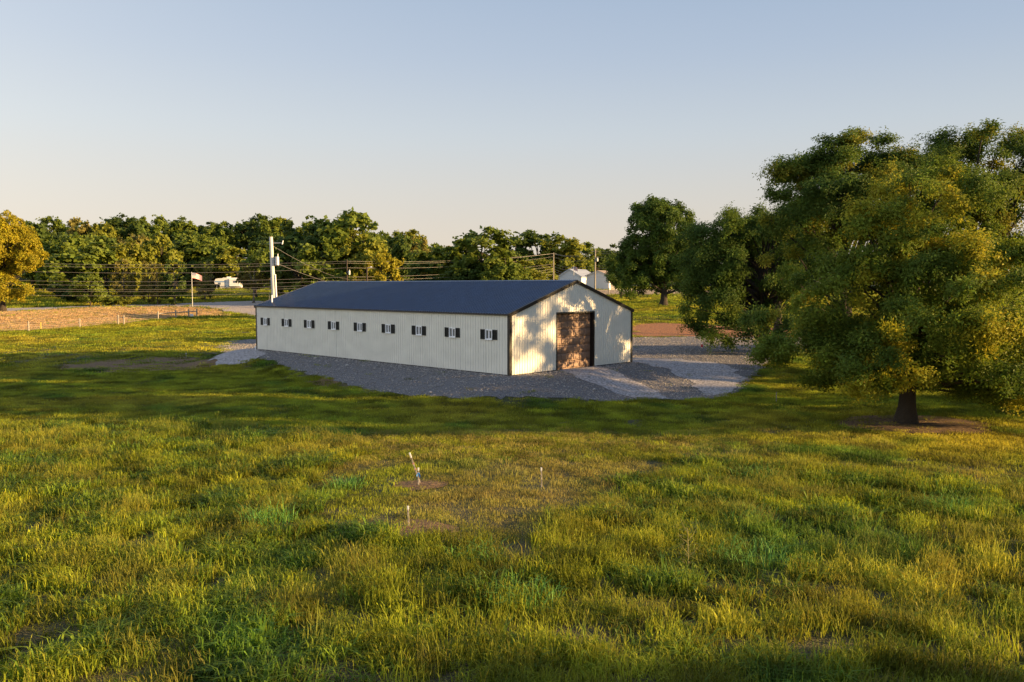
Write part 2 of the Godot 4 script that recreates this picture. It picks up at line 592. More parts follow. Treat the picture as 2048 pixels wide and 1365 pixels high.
	g.box(Vector3(-0.026, 0.0, -BARN_LONG + 0.20), Vector3(0.02, 0.075, -0.20))
	part("base_trim", g.mesh(), mats.dark_trim, barn)
	g = Geo.new()
	g.box(Vector3(0.20, 0.0, -0.02), Vector3(door0 - 0.08, 0.075, 0.026))
	part("base_trim", g.mesh(), mats.dark_trim, barn)
	g = Geo.new()
	g.box(Vector3(door1 + 0.08, 0.0, -0.02), Vector3(BARN_WIDE - 0.20, 0.075, 0.026))
	part("base_trim", g.mesh(), mats.dark_trim, barn)
	g = Geo.new()
	g.box(Vector3(0.03, -1.2, -BARN_LONG + 0.03), Vector3(BARN_WIDE - 0.03, 0.02, -0.03))
	part("floor_slab", g.mesh(), mats.concrete, barn)
	# the sectional door, set back in a dark frame
	var back := 0.26
	var door := Node3D.new()
	door.name = "overhead_door"
	barn.add_child(door)
	door.position = Vector3(door0, 0.02, -back)
	var dw := door1 - door0
	for k in 7:
		g = Geo.new()
		var h := (door_top - 0.02) / 7.0
		g.block(Vector3(0.03, k * h + 0.010, -0.05), Vector3(dw - 0.03, (k + 1) * h - 0.010, 0.0), 0.014)
		for c in 6:
			var w := (dw - 0.06) / 6.0
			var x0 := 0.03 + c * w + 0.06; var x1 := 0.03 + (c + 1) * w - 0.06
			var y0 := k * h + 0.08; var y1 := (k + 1) * h - 0.08
			var p := [Vector3(x0, y0, 0.001), Vector3(x0, y1, 0.001), Vector3(x1, y1, 0.001), Vector3(x1, y0, 0.001)]
			var e := 0.045
			var q := [Vector3(x0 + e, y0 + e, 0.045), Vector3(x0 + e, y1 - e, 0.045), Vector3(x1 - e, y1 - e, 0.045), Vector3(x1 - e, y0 + e, 0.045)]
			for m in 4:
				g.quad(p[m], p[(m + 1) % 4], q[(m + 1) % 4], q[m])
			g.quad(q[0], q[1], q[2], q[3])
		part("door_section", g.mesh(), mats.door_steel, door)
	for side in 2:
		g = Geo.new()
		var x := door0 if side == 0 else door1
		var s := 1.0 if side == 0 else -1.0
		g.box(Vector3(minf(x, x + s * 0.03), 0.02, -back - 0.06), Vector3(maxf(x, x + s * 0.03), door_top, 0.03))
		g.box(Vector3(minf(x, x - s * 0.075), 0.01, 0.021), Vector3(maxf(x, x - s * 0.075), door_top + 0.075, 0.034))
		part("door_jamb", g.mesh(), mats.dark_trim, barn)
	g = Geo.new()
	g.box(Vector3(door0 + 0.032, door_top - 0.03, -back - 0.06), Vector3(door1 - 0.032, door_top, 0.03))
	g.box(Vector3(door0, door_top + 0.002, 0.021), Vector3(door1, door_top + 0.075, 0.034))
	part("door_header", g.mesh(), mats.dark_trim, barn)
	# sliding windows with a pair of louvred shutters
	for w in wins:
		g = Geo.new()
		for q in [[-0.30, win_y0, 0.30, win_y0 + 0.055], [-0.30, win_y1 - 0.055, 0.30, win_y1], [-0.30, win_y0 + 0.055, -0.245, win_y1 - 0.055], [0.245, win_y0 + 0.055, 0.30, win_y1 - 0.055], [-0.03, win_y0 + 0.055, 0.03, win_y1 - 0.055]]:
			g.block(Vector3(-0.055, q[1], -w + q[0]), Vector3(0.04, q[3], -w + q[2]), 0.006)
		g.block(Vector3(-0.085, win_y0 - 0.035, -w - 0.33), Vector3(-0.021, win_y0 - 0.001, -w + 0.33), 0.006)
		var frame := part("window", g.mesh(), mats.white_vinyl, barn)
		for s in 2:
			g = Geo.new()
			var z0: float = -w + (-0.244 if s == 0 else 0.031)
			var xx := 0.0 if s == 0 else -0.018
			g.box(Vector3(xx, win_y0 + 0.056, z0), Vector3(xx + 0.006, win_y1 - 0.056, z0 + 0.213))
			part("pane", g.mesh(), mats.window_glass, frame)
			if s == 1:   # the sliding sash has a frame of its own
				g = Geo.new()
				for q in [[0.0, 0.0, 0.213, 0.03], [0.0, 0.458, 0.213, 0.488], [0.0, 0.03, 0.03, 0.458], [0.183, 0.03, 0.213, 0.458]]:
					g.box(Vector3(xx - 0.012, win_y0 + 0.056 + q[1], z0 + q[0]), Vector3(xx - 0.001, win_y0 + 0.056 + q[3], z0 + q[2]))
				part("sash", g.mesh(), mats.white_vinyl, frame)
		for s in [-1.0, 1.0]:
			g = Geo.new()
			var zc: float = -w + s * 0.52
			for q in [[-0.19, 0.0, -0.145, 0.6], [0.145, 0.0, 0.19, 0.6], [-0.145, 0.0, 0.145, 0.05], [-0.145, 0.55, 0.145, 0.6], [-0.145, 0.28, 0.145, 0.32]]:
				g.box(Vector3(-0.052, win_y0 + q[1], zc + q[0]), Vector3(-0.021, win_y0 + q[3], zc + q[2]))
			g.box(Vector3(-0.026, win_y0 + 0.002, zc - 0.188), Vector3(-0.0215, win_y0 + 0.598, zc + 0.188))
			for k in 14:
				var yy := win_y0 + 0.065 + k * 0.0345
				if absf(yy - win_y0 - 0.30) < 0.025: continue
				g.box(Vector3(-0.012, -0.003, -0.145), Vector3(0.012, 0.003, 0.145), Transform3D(Basis(Vector3.BACK, 0.7), Vector3(-0.034, yy, zc)))
			part("shutter", g.mesh(), mats.shutter_black, barn)
	# plumbing vent through the far end of the roof and a white clean-out at the foot of the wall
	g = Geo.new()
	g.tube([Vector3(0.75, EAVE + 0.2, -28.1), Vector3(0.75, EAVE + 0.85, -28.1)], [0.06, 0.06], 10)
	part("vent_pipe", g.mesh(), mats.white_vinyl, roof)
	var clean := thing("cleanout_pipe", "short white pipe stub at the far foot of the barn wall", "pipe", barn.to_global(Vector3(-0.55, 0.0, -28.6)))
	g = Geo.new()
	g.tube([Vector3(0, -0.5, 0), Vector3(0, 0.30, 0)], [0.055, 0.055], 10)
	part("stub", g.mesh(), mats.white_vinyl, clean)
	g = Geo.new()
	g.tube([Vector3(0, 0.25, 0), Vector3(0, 0.345, 0)], [0.07, 0.07], 10)
	part("cap", g.mesh(), mats.white_vinyl, clean)

# ---------------------------------------------------------------- trees
func sprig(leaves: int, length: float, width: float, spread: float, seed_: int, droop := 0.25) -> ArrayMesh:
	rng.seed = seed_
	var g := Geo.new()
	for i in leaves:
		var d := Vector3(rng.randf_range(-1, 1), rng.randf_range(-0.55, 0.7), rng.randf_range(-1, 1))
		var at := d * spread * rng.randf_range(0.35, 1.0)
		var dir := (d * 0.7 + Vector3(rng.randf_range(-1, 1), rng.randf_range(-0.9, 0.3) - droop, rng.randf_range(-1, 1)) * 0.8).normalized()
		var across := dir.cross(Vector3(rng.randf_range(-0.6, 0.6), 1, rng.randf_range(-0.6, 0.6))).normalized()
		var up := across.cross(dir)
		var l := length * rng.randf_range(0.7, 1.25)
		var w := width * rng.randf_range(0.8, 1.2) * 0.5
		var s := rng.randf_range(0.78, 1.18)
		g.tint = Color(s * rng.randf_range(0.92, 1.12), s, s * 0.9)
		var a := at; var b := at + dir * l - up * l * 0.15
		var m := at + dir * l * 0.45
		g.tri(a, m - across * w + up * w * 0.35, b)
		g.tri(a, b, m + across * w + up * w * 0.35)
	return g.mesh()

# where the sprays of leaves of a crown stand: [Transform3D, Color] each, and the boughs that carry them
func crown_places(masses: Array, lobes: int, lobe_r: float, per_lobe: int, size: float, tints: Array, seed_: int, trunk_top: Vector3) -> Dictionary:
	rng.seed = seed_
	var places: Array = []
	var boughs: Array = []
	var volume := 0.0
	for m in masses: volume += m[1].x * m[1].y * m[1].z
	# a mass may be thinner than the rest
	for m in masses:
		var count := int(round(lobes * m[1].x * m[1].y * m[1].z / volume * (m[2] if m.size() > 2 else 1.0)))
		for i in count:
			var d := Vector3(rng.randfn(), rng.randfn() + 0.1, rng.randfn()).normalized()
			var r := rng.randf_range(0.35, 1.0)
			r = pow(r, 0.55)
			var c: Vector3 = m[0] + d * m[1] * r
			boughs.append(c)
			var lr := lobe_r * rng.randf_range(0.6, 1.35)
			var tint: Color = tints[0].lerp(tints[1], pow(rng.randf(), 1.3))
			if tints.size() > 2 and rng.randf() < 0.16: tint = tints[2]
			var flat := rng.randf_range(0.45, 0.9)
			var stretch := Vector3(rng.randf_range(0.75, 1.3), 1.0, rng.randf_range(0.75, 1.3))
			var twigs := maxi(4, int(per_lobe * lr * lr / (lobe_r * lobe_r) / 6.0))
			for w in twigs:
				var e := Vector3(rng.randfn(), rng.randfn() + 0.3, rng.randfn()).normalized()
				if e.dot(d) < -0.2 and rng.randf() < 0.6: e = -e
				var run := lr * rng.randf_range(0.55, 1.0)
				if rng.randf() < 0.16: run = lr * rng.randf_range(1.1, 1.5)
				var bend := Vector3(rng.randfn(), rng.randfn() - 0.4, rng.randfn()) * 0.18 * lr
				var shade := rng.randf_range(0.85, 1.15)
				for k in 6:
					var f := 0.30 + 0.70 * (k + rng.randf_range(0.2, 0.8)) / 6.0
					var p := c + (e * stretch * Vector3(1, flat, 1) * run + bend * f) * f + Vector3(rng.randfn(), rng.randfn(), rng.randfn()) * 0.07 * lr
					var out := (e + d * 0.6 + Vector3.UP * 0.5 + Vector3(rng.randfn(), rng.randfn(), rng.randfn()) * 0.25).normalized()
					var side := out.cross(Vector3(rng.randfn(), rng.randfn(), rng.randfn())).normalized()
					var basis := Basis(side, out, side.cross(out)).scaled(Vector3.ONE * size * rng.randf_range(0.6, 1.4) * (1.15 - 0.35 * f))
					var j := shade * rng.randf_range(0.8, 1.2)
					places.append([Transform3D(basis, p), Color(tint.r * j * rng.randf_range(0.93, 1.10), tint.g * j, tint.b * j)])
	return {"places": places, "boughs": boughs}

func limb_path(a: Vector3, b: Vector3, bend: float) -> Array:
	var pts: Array = []
	var mid := a.lerp(b, 0.5) + Vector3(rng.randf_range(-1, 1), rng.randf_range(0.2, 1.0), rng.randf_range(-1, 1)) * bend
	for i in 7:
		var t := i / 6.0
		pts.append(a.lerp(mid, t).lerp(mid.lerp(b, t), t))
	return pts

func trunk_mesh(g: Geo, height: float, r: float, lean: Vector3, boughs: Array, share: float, bough_r: float) -> void:
	var pts: Array = []; var radii: Array = []
	for i in 9:
		var t := i / 8.0
		pts.append(Vector3(sin(t * 5.0) * r * 0.25, height * t - 0.3, cos(t * 4.0) * r * 0.2 - r * 0.2) + lean * t * t)
		radii.append(r * (1.0 - 0.75 * t) * (1.0 + 0.75 * exp(-t * 14.0)))
	g.tube(pts, radii, 12)
	for k in 6:   # root flare
		var a := TAU * k / 6.0 + 0.3
		var d := Vector3(cos(a), 0, sin(a))
		g.tube([Vector3(0, r * 1.1, 0) + d * r * 0.55, Vector3(0, r * 0.35, 0) + d * r * 1.0, Vector3(0, -0.25, 0) + d * r * 1.7], [r * 0.3, r * 0.34, r * 0.2], 6)
	for b: Vector3 in boughs:
		if rng.randf() > share: continue
		var t := clampf(b.y / height * rng.randf_range(0.45, 0.8), 0.22, 0.97)
		var k := int(t * 8.0)
		var from: Vector3 = pts[k].lerp(pts[mini(k + 1, 8)], t * 8.0 - k)
		var path := limb_path(from, b, from.distance_to(b) * 0.12)
		var r0 := minf(radii[k] * 0.6, bough_r * rng.randf_range(0.7, 1.2))
		var rr: Array = []
		for i in 7: rr.append(lerpf(r0, r0 * 0.14, i / 6.0))
		g.tube(path, rr, 6)

# a tree near enough to show sprays of leaves: trunk with limbs, crown
func near_tree(called: String, label: String, at: Vector3, masses: Array, lobes: int, lobe_r: float, per_lobe: int, spray: Mesh, size: float, tints: Array, height: float, r: float, seed_: int, group := "", bark := "bark", share := 0.45) -> Node3D:
	var o := thing(called, label, "tree", at, 0.0, group)
	var c := crown_places(masses, lobes, lobe_r, per_lobe, size, tints, seed_, Vector3(0, height, 0))
	var g := Geo.new()
	trunk_mesh(g, height, r, Vector3(rng.randf_range(-0.3, 0.3), 0, rng.randf_range(-0.3, 0.3)), c.boughs, share, r * 0.32)
	part("trunk", g.mesh(), mats[bark], o)
	var mm := MultiMesh.new()
	mm.transform_format = MultiMesh.TRANSFORM_3D
	mm.use_colors = true
	mm.mesh = spray
	mm.instance_count = c.places.size()
	for i in c.places.size():
		mm.set_instance_transform(i, c.places[i][0])
		mm.set_instance_color(i, c.places[i][1])
	var crown := MultiMeshInstance3D.new()
	crown.multimesh = mm
	crown.material_override = mats.leaf
	crown.name = "crown"
	crown.set_meta("kind", "stuff")
	o.add_child(crown)
	return o

# one far tree, 10 m tall and 4 m in radius, to be copied: leaves are sprays joined in one mesh
func far_tree(masses: Array, lobes: int, lobe_r: float, per_lobe: int, leaf: float, seed_: int, low: float, bark := "bark") -> Node3D:
	var o := Node3D.new()
	var c := crown_places(masses, lobes, lobe_r, per_lobe, 1.0, [Color(0.82, 0.86, 0.8), Color(1.12, 1.08, 1.0)], seed_, Vector3(0, 8, 0))
	var g := Geo.new()
	for p in c.places:
		var x: Transform3D = p[0]
		for k in 3:
			var d := Vector3(rng.randf_range(-1, 1), rng.randf_range(-0.6, 0.6), rng.randf_range(-1, 1))
			var a := x * (d * 0.32)
			var u := (x.basis * Vector3(rng.randfn(), rng.randfn() * 0.5, rng.randfn())).normalized() * leaf * rng.randf_range(0.6, 1.3)
			var n := (x.basis.y.normalized() + Vector3(rng.randfn(), rng.randfn(), rng.randfn()) * 0.45).normalized()
			var w := u.cross(n).normalized() * leaf * rng.randf_range(0.3, 0.6)
			var s := rng.randf_range(0.8, 1.2)
			g.tint = Color(p[1].r * s, p[1].g * s, p[1].b * s)
			g.tri(a, a + u * 0.5 - w, a + u)
			g.tri(a, a + u, a + u * 0.5 + w)
	var t := Geo.new()
	trunk_mesh(t, 8.2, 0.2, Vector3(0.2, 0, 0.1), c.boughs, 0.4, 0.09)
	var trunk := part("trunk", t.mesh(), mats[bark], o)
	var crown := part("crown", g.mesh(), mats.leaf, o)
	crown.set_meta("kind", "stuff")
	return o

func copy_tree(proto: Node3D, called: String, label: String, at: Vector3, h: float, r: float, mat: Material, turn: float, group := "") -> Node3D:
	var o: Node3D = proto.duplicate()
	o.name = numbered(called)
	add_child(o)
	o.position = at
	o.rotation.y = turn
	o.scale = Vector3(r / 4.0, h / 10.0, r / 4.0)
	(o.get_node("crown") as MeshInstance3D).material_override = mat
	tag(o, label, "tree", group)
	return o

# ---------------------------------------------------------------- grass
func blades(count: int, radius: float, low: float, high: float, width: float, lean: float, seed_: int, heads := 0.0, wide_spread := 1.0) -> ArrayMesh:
	rng.seed = seed_
	var g := Geo.new()
	for i in count:
		var a := rng.randf() * TAU
		var p := Vector3(cos(a), 0, sin(a)) * radius * pow(rng.randf(), 0.55) * wide_spread
		var h := rng.randf_range(low, high)
		var b := rng.randf() * TAU
		var d := Vector3(cos(b), 0, sin(b))
		var l := h * lean * rng.randf_range(0.2, 1.4)
		var side := d.cross(Vector3.UP).rotated(Vector3.UP, rng.randf_range(-0.7, 0.7)) * width * rng.randf_range(0.6, 1.3) * 0.5
		var s := rng.randf_range(0.72, 1.25)
		g.tint = Color(s * rng.randf_range(0.9, 1.25), s, s * rng.randf_range(0.7, 1.0))
		if rng.randf() < 0.10: g.tint = Color(s * 1.9, s * 1.35, s * 1.6)   # a dead blade
		var m := p + Vector3.UP * h * 0.6 + d * l * 0.35
		var tip := p + Vector3.UP * h * (1.0 - 0.25 * lean) + d * l
		var low_p := p + Vector3.DOWN * 0.03
		g.quad(low_p - side, m - side * 0.8, m + side * 0.8, low_p + side)
		g.tri(m - side * 0.8, tip, m + side * 0.8)
		if rng.randf() < heads:   # a bristly seed head at the end of a thin stalk
			g.tint = Color(3.2, 1.75, 1.5) * rng.randf_range(0.8, 1.2)
			var top := p + Vector3.UP * h * 1.25 + d * l * 1.1
			var bend := (d * 0.5 + Vector3.UP * rng.randf_range(0.2, 1.0)).normalized()
			var w2 := side.normalized() * 0.003
			g.quad(p - w2, top - w2, top + w2, p + w2)
			var e := 0.008
			var f := bend.cross(side.normalized()).normalized() * e
			var q := side.normalized() * e
			var t2 := top + bend * 0.075
			var mid := top + bend * 0.03
			for k in 4:
				var c0 := [q, f, -q, -f]
				g.tri(top, mid + c0[k], mid + c0[(k + 1) % 4])
				g.tri(mid + c0[k], t2, mid + c0[(k + 1) % 4])
	return g.mesh()

func scatter(called: String, label: String, m: Mesh, mat: Material, places: Array) -> void:
	if places.is_empty(): return
	var mm := MultiMesh.new()
	mm.transform_format = MultiMesh.TRANSFORM_3D
	mm.use_colors = true
	mm.mesh = m
	mm.instance_count = places.size()
	for i in places.size():
		mm.set_instance_transform(i, places[i][0])
		mm.set_instance_color(i, places[i][1])
	var o := MultiMeshInstance3D.new()
	o.multimesh = mm
	o.material_override = mat
	o.name = numbered(called)
	add_child(o)
	tag(o, label, "grass" if mat == mats.grass_blade else "stones", "", "stuff")

func spin(p: Vector3, s: float, sy: float) -> Transform3D:
	var b := Basis(Vector3.UP, rng.randf() * TAU).scaled(Vector3(s, s * sy, s))
	return Transform3D(Basis(Vector3(rng.randf_range(-1, 1), 0, rng.randf_range(-1, 1)).normalized(), rng.randf_range(0.0, 0.22)) * b, p)

func lawn_tint(x: float, z: float) -> Color:
	var a := noise.get_noise_2d(x * 2.2 + 40.0, z * 2.2) * 0.5 + 0.5
	var b := fine.get_noise_2d(x * 3.0, z * 3.0 + 77.0) * 0.5 + 0.5
	var col := Color(0.250, 0.285, 0.021).lerp(Color(0.42, 0.37, 0.040), smoothstep(0.42, 0.80, a))
	col = col.lerp(Color(0.12, 0.21, 0.026), smoothstep(0.55, 0.8, b))
	var streak := fine.get_noise_2d((x * 0.35 - z * 0.94) * 9.0, (x * 0.94 + z * 0.35) * 0.8)
	var patch := fine.get_noise_2d(x * 11.0 + 900.0, z * 11.0)
	return col * clampf(1.0 + streak * 0.5 + patch * 1.2, 0.45, 1.6) * rng.randf_range(0.7, 1.3)

func build_grass() -> void:
	var tall := PackedVector2Array([Vector2(-70, -40), Vector2(-24, -38.4), Vector2(-16.8, -38), Vector2(-9, -36.5), Vector2(-6.3, -34), Vector2(-6.4, -27.2), Vector2(-5.5, -22.1), Vector2(-2.8, -20.4), Vector2(0.3, -20.7), Vector2(2.5, -23.5), Vector2(3.8, -27.1), Vector2(7.1, -31), Vector2(10.3, -29), Vector2(16.6, -26.3), Vector2(70, -24), Vector2(70, 10), Vector2(-70, 10)])
	var rough: Array = [[], [], [], []]
	var mown: Array = [[], []]
	rng.seed = 501
	for n in 36000:
		var d := sqrt(rng.randf_range(8.0 * 8.0, 66.0 * 66.0))
		var x := (d + 14.0) * rng.randf_range(-0.72, 0.76)
		var z := -d
		if d < 10.0: continue
		var wob := fine.get_noise_2d(x * 8.0, z * 8.0) * 1.1
		var is_tall := Geometry2D.is_point_in_polygon(Vector2(x + wob, z + wob), tall)
		if bare(x, z, 0.22): continue
		var lump := noise.get_noise_2d(x * 40.0, z * 40.0)
		var species := fine.get_noise_2d(x * 5.0 + 500.0, z * 5.0)
		if is_tall:
			for rep in (1 if lump < -0.02 else 3):
				var xx := x + rng.randf_range(-0.4, 0.4); var zz := z + rng.randf_range(-0.4, 0.4)
				var k := 0
				if species > 0.22: k = 1
				elif species < -0.30: k = 2
				if rng.randf() < 0.22: k = rng.randi_range(0, 2)
				if x > -3.0 and d < 22.0 and rng.randf() < 0.5: k = 3
				var col := lawn_tint(xx, zz)
				if k == 1: col = col.lerp(Color(0.38, 0.34, 0.07), 0.4)
				if k == 2: col = col.lerp(Color(0.11, 0.22, 0.03), 0.6)
				rough[k].append([spin(on_ground(xx, zz), rng.randf_range(0.85, 1.25), clampf(0.82 + lump * 2.0, 0.36, 1.5) * rng.randf_range(0.75, 1.2)), col])
		else:
			var k := rng.randi_range(0, 1)
			var up := 1.0 + maxf(0.0, lump) * 1.2
			if rng.randf() < 0.06: up *= 1.9
			var mc := lawn_tint(x, z)
			if d < 36.0: mc = mc.lerp(Color(0.42, 0.33, 0.11) * rng.randf_range(0.7, 1.2), 0.62 * smoothstep(-0.35, 0.3, noise.get_noise_2d(x * 6.0, z * 6.0) + 0.35 - absf(x - 1.5) * 0.05))
			mown[k].append([spin(on_ground(x, z), rng.randf_range(0.9, 1.3), up * rng.randf_range(0.7, 1.3)), mc])
			if d > 30.0:
				var x2 := x + rng.randf_range(-0.6, 0.6); var z2 := z + rng.randf_range(-0.6, 0.6)
				if not bare(x2, z2): mown[1 - k].append([spin(on_ground(x2, z2), rng.randf_range(0.9, 1.3), up * rng.randf_range(0.7, 1.3)), lawn_tint(x2, z2)])
	scatter("rough_grass", "green and yellow unmown grass filling the near field", blades(54, 0.36, 0.09, 0.32, 0.020, 1.0, 601), mats.grass_blade, rough[0])
	scatter("dry_grass", "straw tinted unmown grass in patches across the near field", blades(58, 0.38, 0.10, 0.34, 0.014, 0.8, 602, 0.06), mats.grass_blade, rough[1])
	scatter("broad_grass", "deep green broad bladed grass in patches of the field", blades(40, 0.34, 0.12, 0.36, 0.030, 1.3, 603), mats.grass_blade, rough[2])
	scatter("foxtail_grass", "tawny seed headed grass in the near right field", blades(52, 0.38, 0.10, 0.33, 0.018, 0.9, 604, 0.22), mats.grass_blade, rough[3])
	scatter("mown_grass", "short mown grass round the stakes and below the gravel pad", blades(110, 0.46, 0.04, 0.10, 0.011, 1.1, 605), mats.grass_blade, mown[0])
	scatter("mown_turf", "short mown turf between the field and the barn", blades(110, 0.46, 0.03, 0.085, 0.013, 1.4, 606), mats.grass_blade, mown[1])
	var straw: Array = []
	var bank: PackedVector2Array
	for k in zones:
		if k.begins_with("road_bank"): bank = zones[k]
	for n in 9000:
		var x := rng.randf_range(-102.0, -52.0); var z := rng.randf_range(-173.0, -110.0)
		if not Geometry2D.is_point_in_polygon(Vector2(x, z), bank): continue
		var c := Color(0.74, 0.57, 0.33).lerp(Color(0.62, 0.42, 0.22), rng.randf()) * rng.randf_range(0.75, 1.15)
		if rng.randf() < 0.08: c = lawn_tint(x, z)
		straw.append([spin(on_ground(x, z, 0.03), rng.randf_range(0.8, 1.4), rng.randf_range(0.5, 1.2)), c])
	scatter("straw_mulch", "tan straw and dead stubble over the road bank", blades(90, 1.0, 0.06, 0.16, 0.05, 1.3, 609), mats.grass_blade, straw)
	var lawn: Array = []; var meadow: Array = []
	for n in 20000:
		var d := sqrt(rng.randf_range(60.0 * 60.0, 165.0 * 165.0))
		var x := (d + 12.0) * rng.randf_range(-0.70, 0.72)
		if bare(x, -d, 0.2): continue
		var s := rng.randf_range(0.9, 1.3) * (1.0 + (d - 60.0) / 130.0)
		lawn.append([spin(on_ground(x, -d), s, rng.randf_range(0.6, 1.1)), lawn_tint(x, -d)])
	for n in 11000:
		var d := sqrt(rng.randf_range(150.0 * 150.0, 285.0 * 285.0))
		var x := (d + 12.0) * rng.randf_range(-0.70, 0.72)
		if bare(x, -d, 0.2): continue
		var high := 1.0 if x > -95.0 else 2.2
		meadow.append([spin(on_ground(x, -d), rng.randf_range(0.9, 1.4), high * rng.randf_range(0.6, 1.2)), lawn_tint(x, -d) * 1.05])
	scatter("lawn_grass", "mown lawn left of and behind the barn", blades(150, 1.0, 0.05, 0.12, 0.035, 1.1, 607), mats.grass_blade, lawn)
	scatter("meadow_grass", "far meadow grass beyond the road", blades(150, 2.1, 0.10, 0.26, 0.08, 0.9, 608), mats.grass_blade, meadow)

func rock_mesh(seed_: int) -> ArrayMesh:
	rng.seed = seed_
	var g := Geo.new()
	var rings := []
	for i in 4:
		var ring := []
		for k in 6:
			var la := -1.2 + i * 0.8
			var lo := TAU * k / 6.0 + i * 0.4
			ring.append(Vector3(cos(la) * cos(lo), sin(la) * 0.7, cos(la) * sin(lo)) * rng.randf_range(0.38, 0.6))
		rings.append(ring)
	for i in 3:
		for k in 6:
			g.quad(rings[i][k], rings[i + 1][k], rings[i + 1][(k + 1) % 6], rings[i][(k + 1) % 6])
	for k in range(1, 5):
		g.tri(rings[3][0], rings[3][k + 1], rings[3][k])
		g.tri(rings[0][0], rings[0][k], rings[0][k + 1])
	return g.mesh()

func build_stones() -> void:
	rng.seed = 700
	var pad: PackedVector2Array
	var lanes: Array = []
	for k in zones:
		if k.begins_with("gravel_pad"): pad = zones[k]
		elif k.contains("lane") or k.contains("apron"): lanes.append(zones[k])
	var stones: Array = []
	for n in 90000:
		var x := rng.randf_range(-34.0, 34.0); var z := rng.randf_range(-95.0, -43.0)
		if x > 15.0 and rng.randf() < 0.5: continue
		var p := Vector2(x, z)
		if not Geometry2D.is_point_in_polygon(p, pad): continue
		var q := barn_local(x, z)
		if q.x > -0.1 and q.x < BARN_WIDE + 0.1 and q.y > -0.1 and q.y < BARN_LONG + 0.1: continue
		var on_lane := false
		for l in lanes:
			if Geometry2D.is_point_in_polygon(p, l): on_lane = true
		if on_lane and rng.randf() < 0.86: continue
		var s := rng.randf_range(0.05, 0.12)
		if rng.randf() < 0.0012: s = rng.randf_range(0.14, 0.26)
		var b := rng.randf_range(0.34, 0.72)
		if s > 0.17: b = rng.randf_range(0.6, 0.9)
		var t := spin(on_ground(x, z, 0.035 + s * 0.1), s, 0.8)
		stones.append([t, Color(b, b * 0.965, b * 0.94)])
	scatter("loose_stones", "loose grey crushed stone on the slope round the barn", rock_mesh(701), mats.rock, stones)

func grass_clump(label: String, x: float, z: float, r: float, h: float, tint: Color, seed_: int) -> void:
	var m := blades(int(130 * r / 0.6), r, h * 0.55, h, 0.022, 1.0, seed_)
	var mat := leaf_mat("clump_blade_%d" % seed_, 0.6)
	mat.albedo_color = tint.linear_to_srgb()
	var o := part("grass_clump", m, mat, self)
	o.position = on_ground(x, z)
	tag(o, label, "grass clump", "broad bladed grass clumps in the field")

func build_weeds() -> void:
	var green := Color(0.15, 0.32, 0.06)
	grass_clump("pale broad bladed grass clump left of the three stakes", -6.6, -22.0, 0.75, 0.75, green, 801)
	grass_clump("green grass clump just below the lowest stake", -0.8, -18.9, 0.7, 0.55, green, 802)
	grass_clump("large green grass clump in the middle of the near field", 0.1, -16.8, 0.9, 0.65, green, 803)
	grass_clump("green grass clump beyond the tall weed, near the mown edge", 8.2, -27.3, 0.8, 0.6, green, 804)
	grass_clump("low grass clump between the far clump and the tall weed", 6.6, -22.6, 0.7, 0.5, green, 805)
	grass_clump("spreading grass clump right behind the tall weed", 5.6, -19.4, 1.0, 0.6, green, 806)
	grass_clump("dark green grass clump near the right edge of the field", 12.4, -23.4, 0.9, 0.6, green, 807)
	grass_clump("small grass clump at the left mown edge, by the bare scrape", -5.3, -26.3, 0.6, 0.5, green, 808)
	var w := thing("tall_weed", "tall branching weed gone to seed in the right near field", "weed", on_ground(4.05, -18.6))
	rng.seed = 820
	var g := Geo.new()
	g.tube([Vector3(0, -0.05, 0), Vector3(0.01, 0.5, 0), Vector3(-0.03, 1.05, 0.02)], [0.012, 0.010, 0.005], 6)
	for k in 9:
		var y := 0.35 + k * 0.075
		var a := k * 2.4
		var d := Vector3(cos(a), 0.9, sin(a)) * rng.randf_range(0.18, 0.3)
		g.tube([Vector3(0, y, 0), Vector3(0, y, 0) + d * 0.6, Vector3(0, y, 0) + d + Vector3(0, 0.03, 0)], [0.006, 0.005, 0.003], 5)
	part("stem", g.mesh(), mats.weed_stem, w)
	var mat := leaf_mat("weed_leaf", 0.6)
	mat.albedo_color = Color(0.21, 0.20, 0.05).linear_to_srgb()
	g = Geo.new()
	for k in 70:
		var y := rng.randf_range(0.1, 1.1)
		var a := rng.randf() * TAU
		var d := Vector3(cos(a), rng.randf_range(-0.2, 0.6), sin(a)).normalized()
		var p := Vector3(0, y, 0) + d * rng.randf_range(0.0, 0.24)
		var s := d.cross(Vector3.UP).normalized() * 0.018
		g.tri(p, p + d * 0.05 - s, p + d * 0.13)
		g.tri(p, p + d * 0.13, p + d * 0.05 + s)
	part("leaves", g.mesh(), mat, w)

# ---------------------------------------------------------------- posts, poles, wires
func rod(parent: Node3D, called: String, a: Vector3, b: Vector3, r0: float, r1: float, mat: Material, sides := 9) -> MeshInstance3D:
	var g := Geo.new()
	g.tube([a, b], [r0, r1], sides)
	return part(called, g.mesh(), mat, parent)

func slat(parent: Node3D, called: String, lo: Vector3, hi: Vector3, mat: Material, x := Transform3D(), bevel := 0.006) -> MeshInstance3D:
	var g := Geo.new()
	g.block(lo, hi, bevel, x)
	return part(called, g.mesh(), mat, parent)

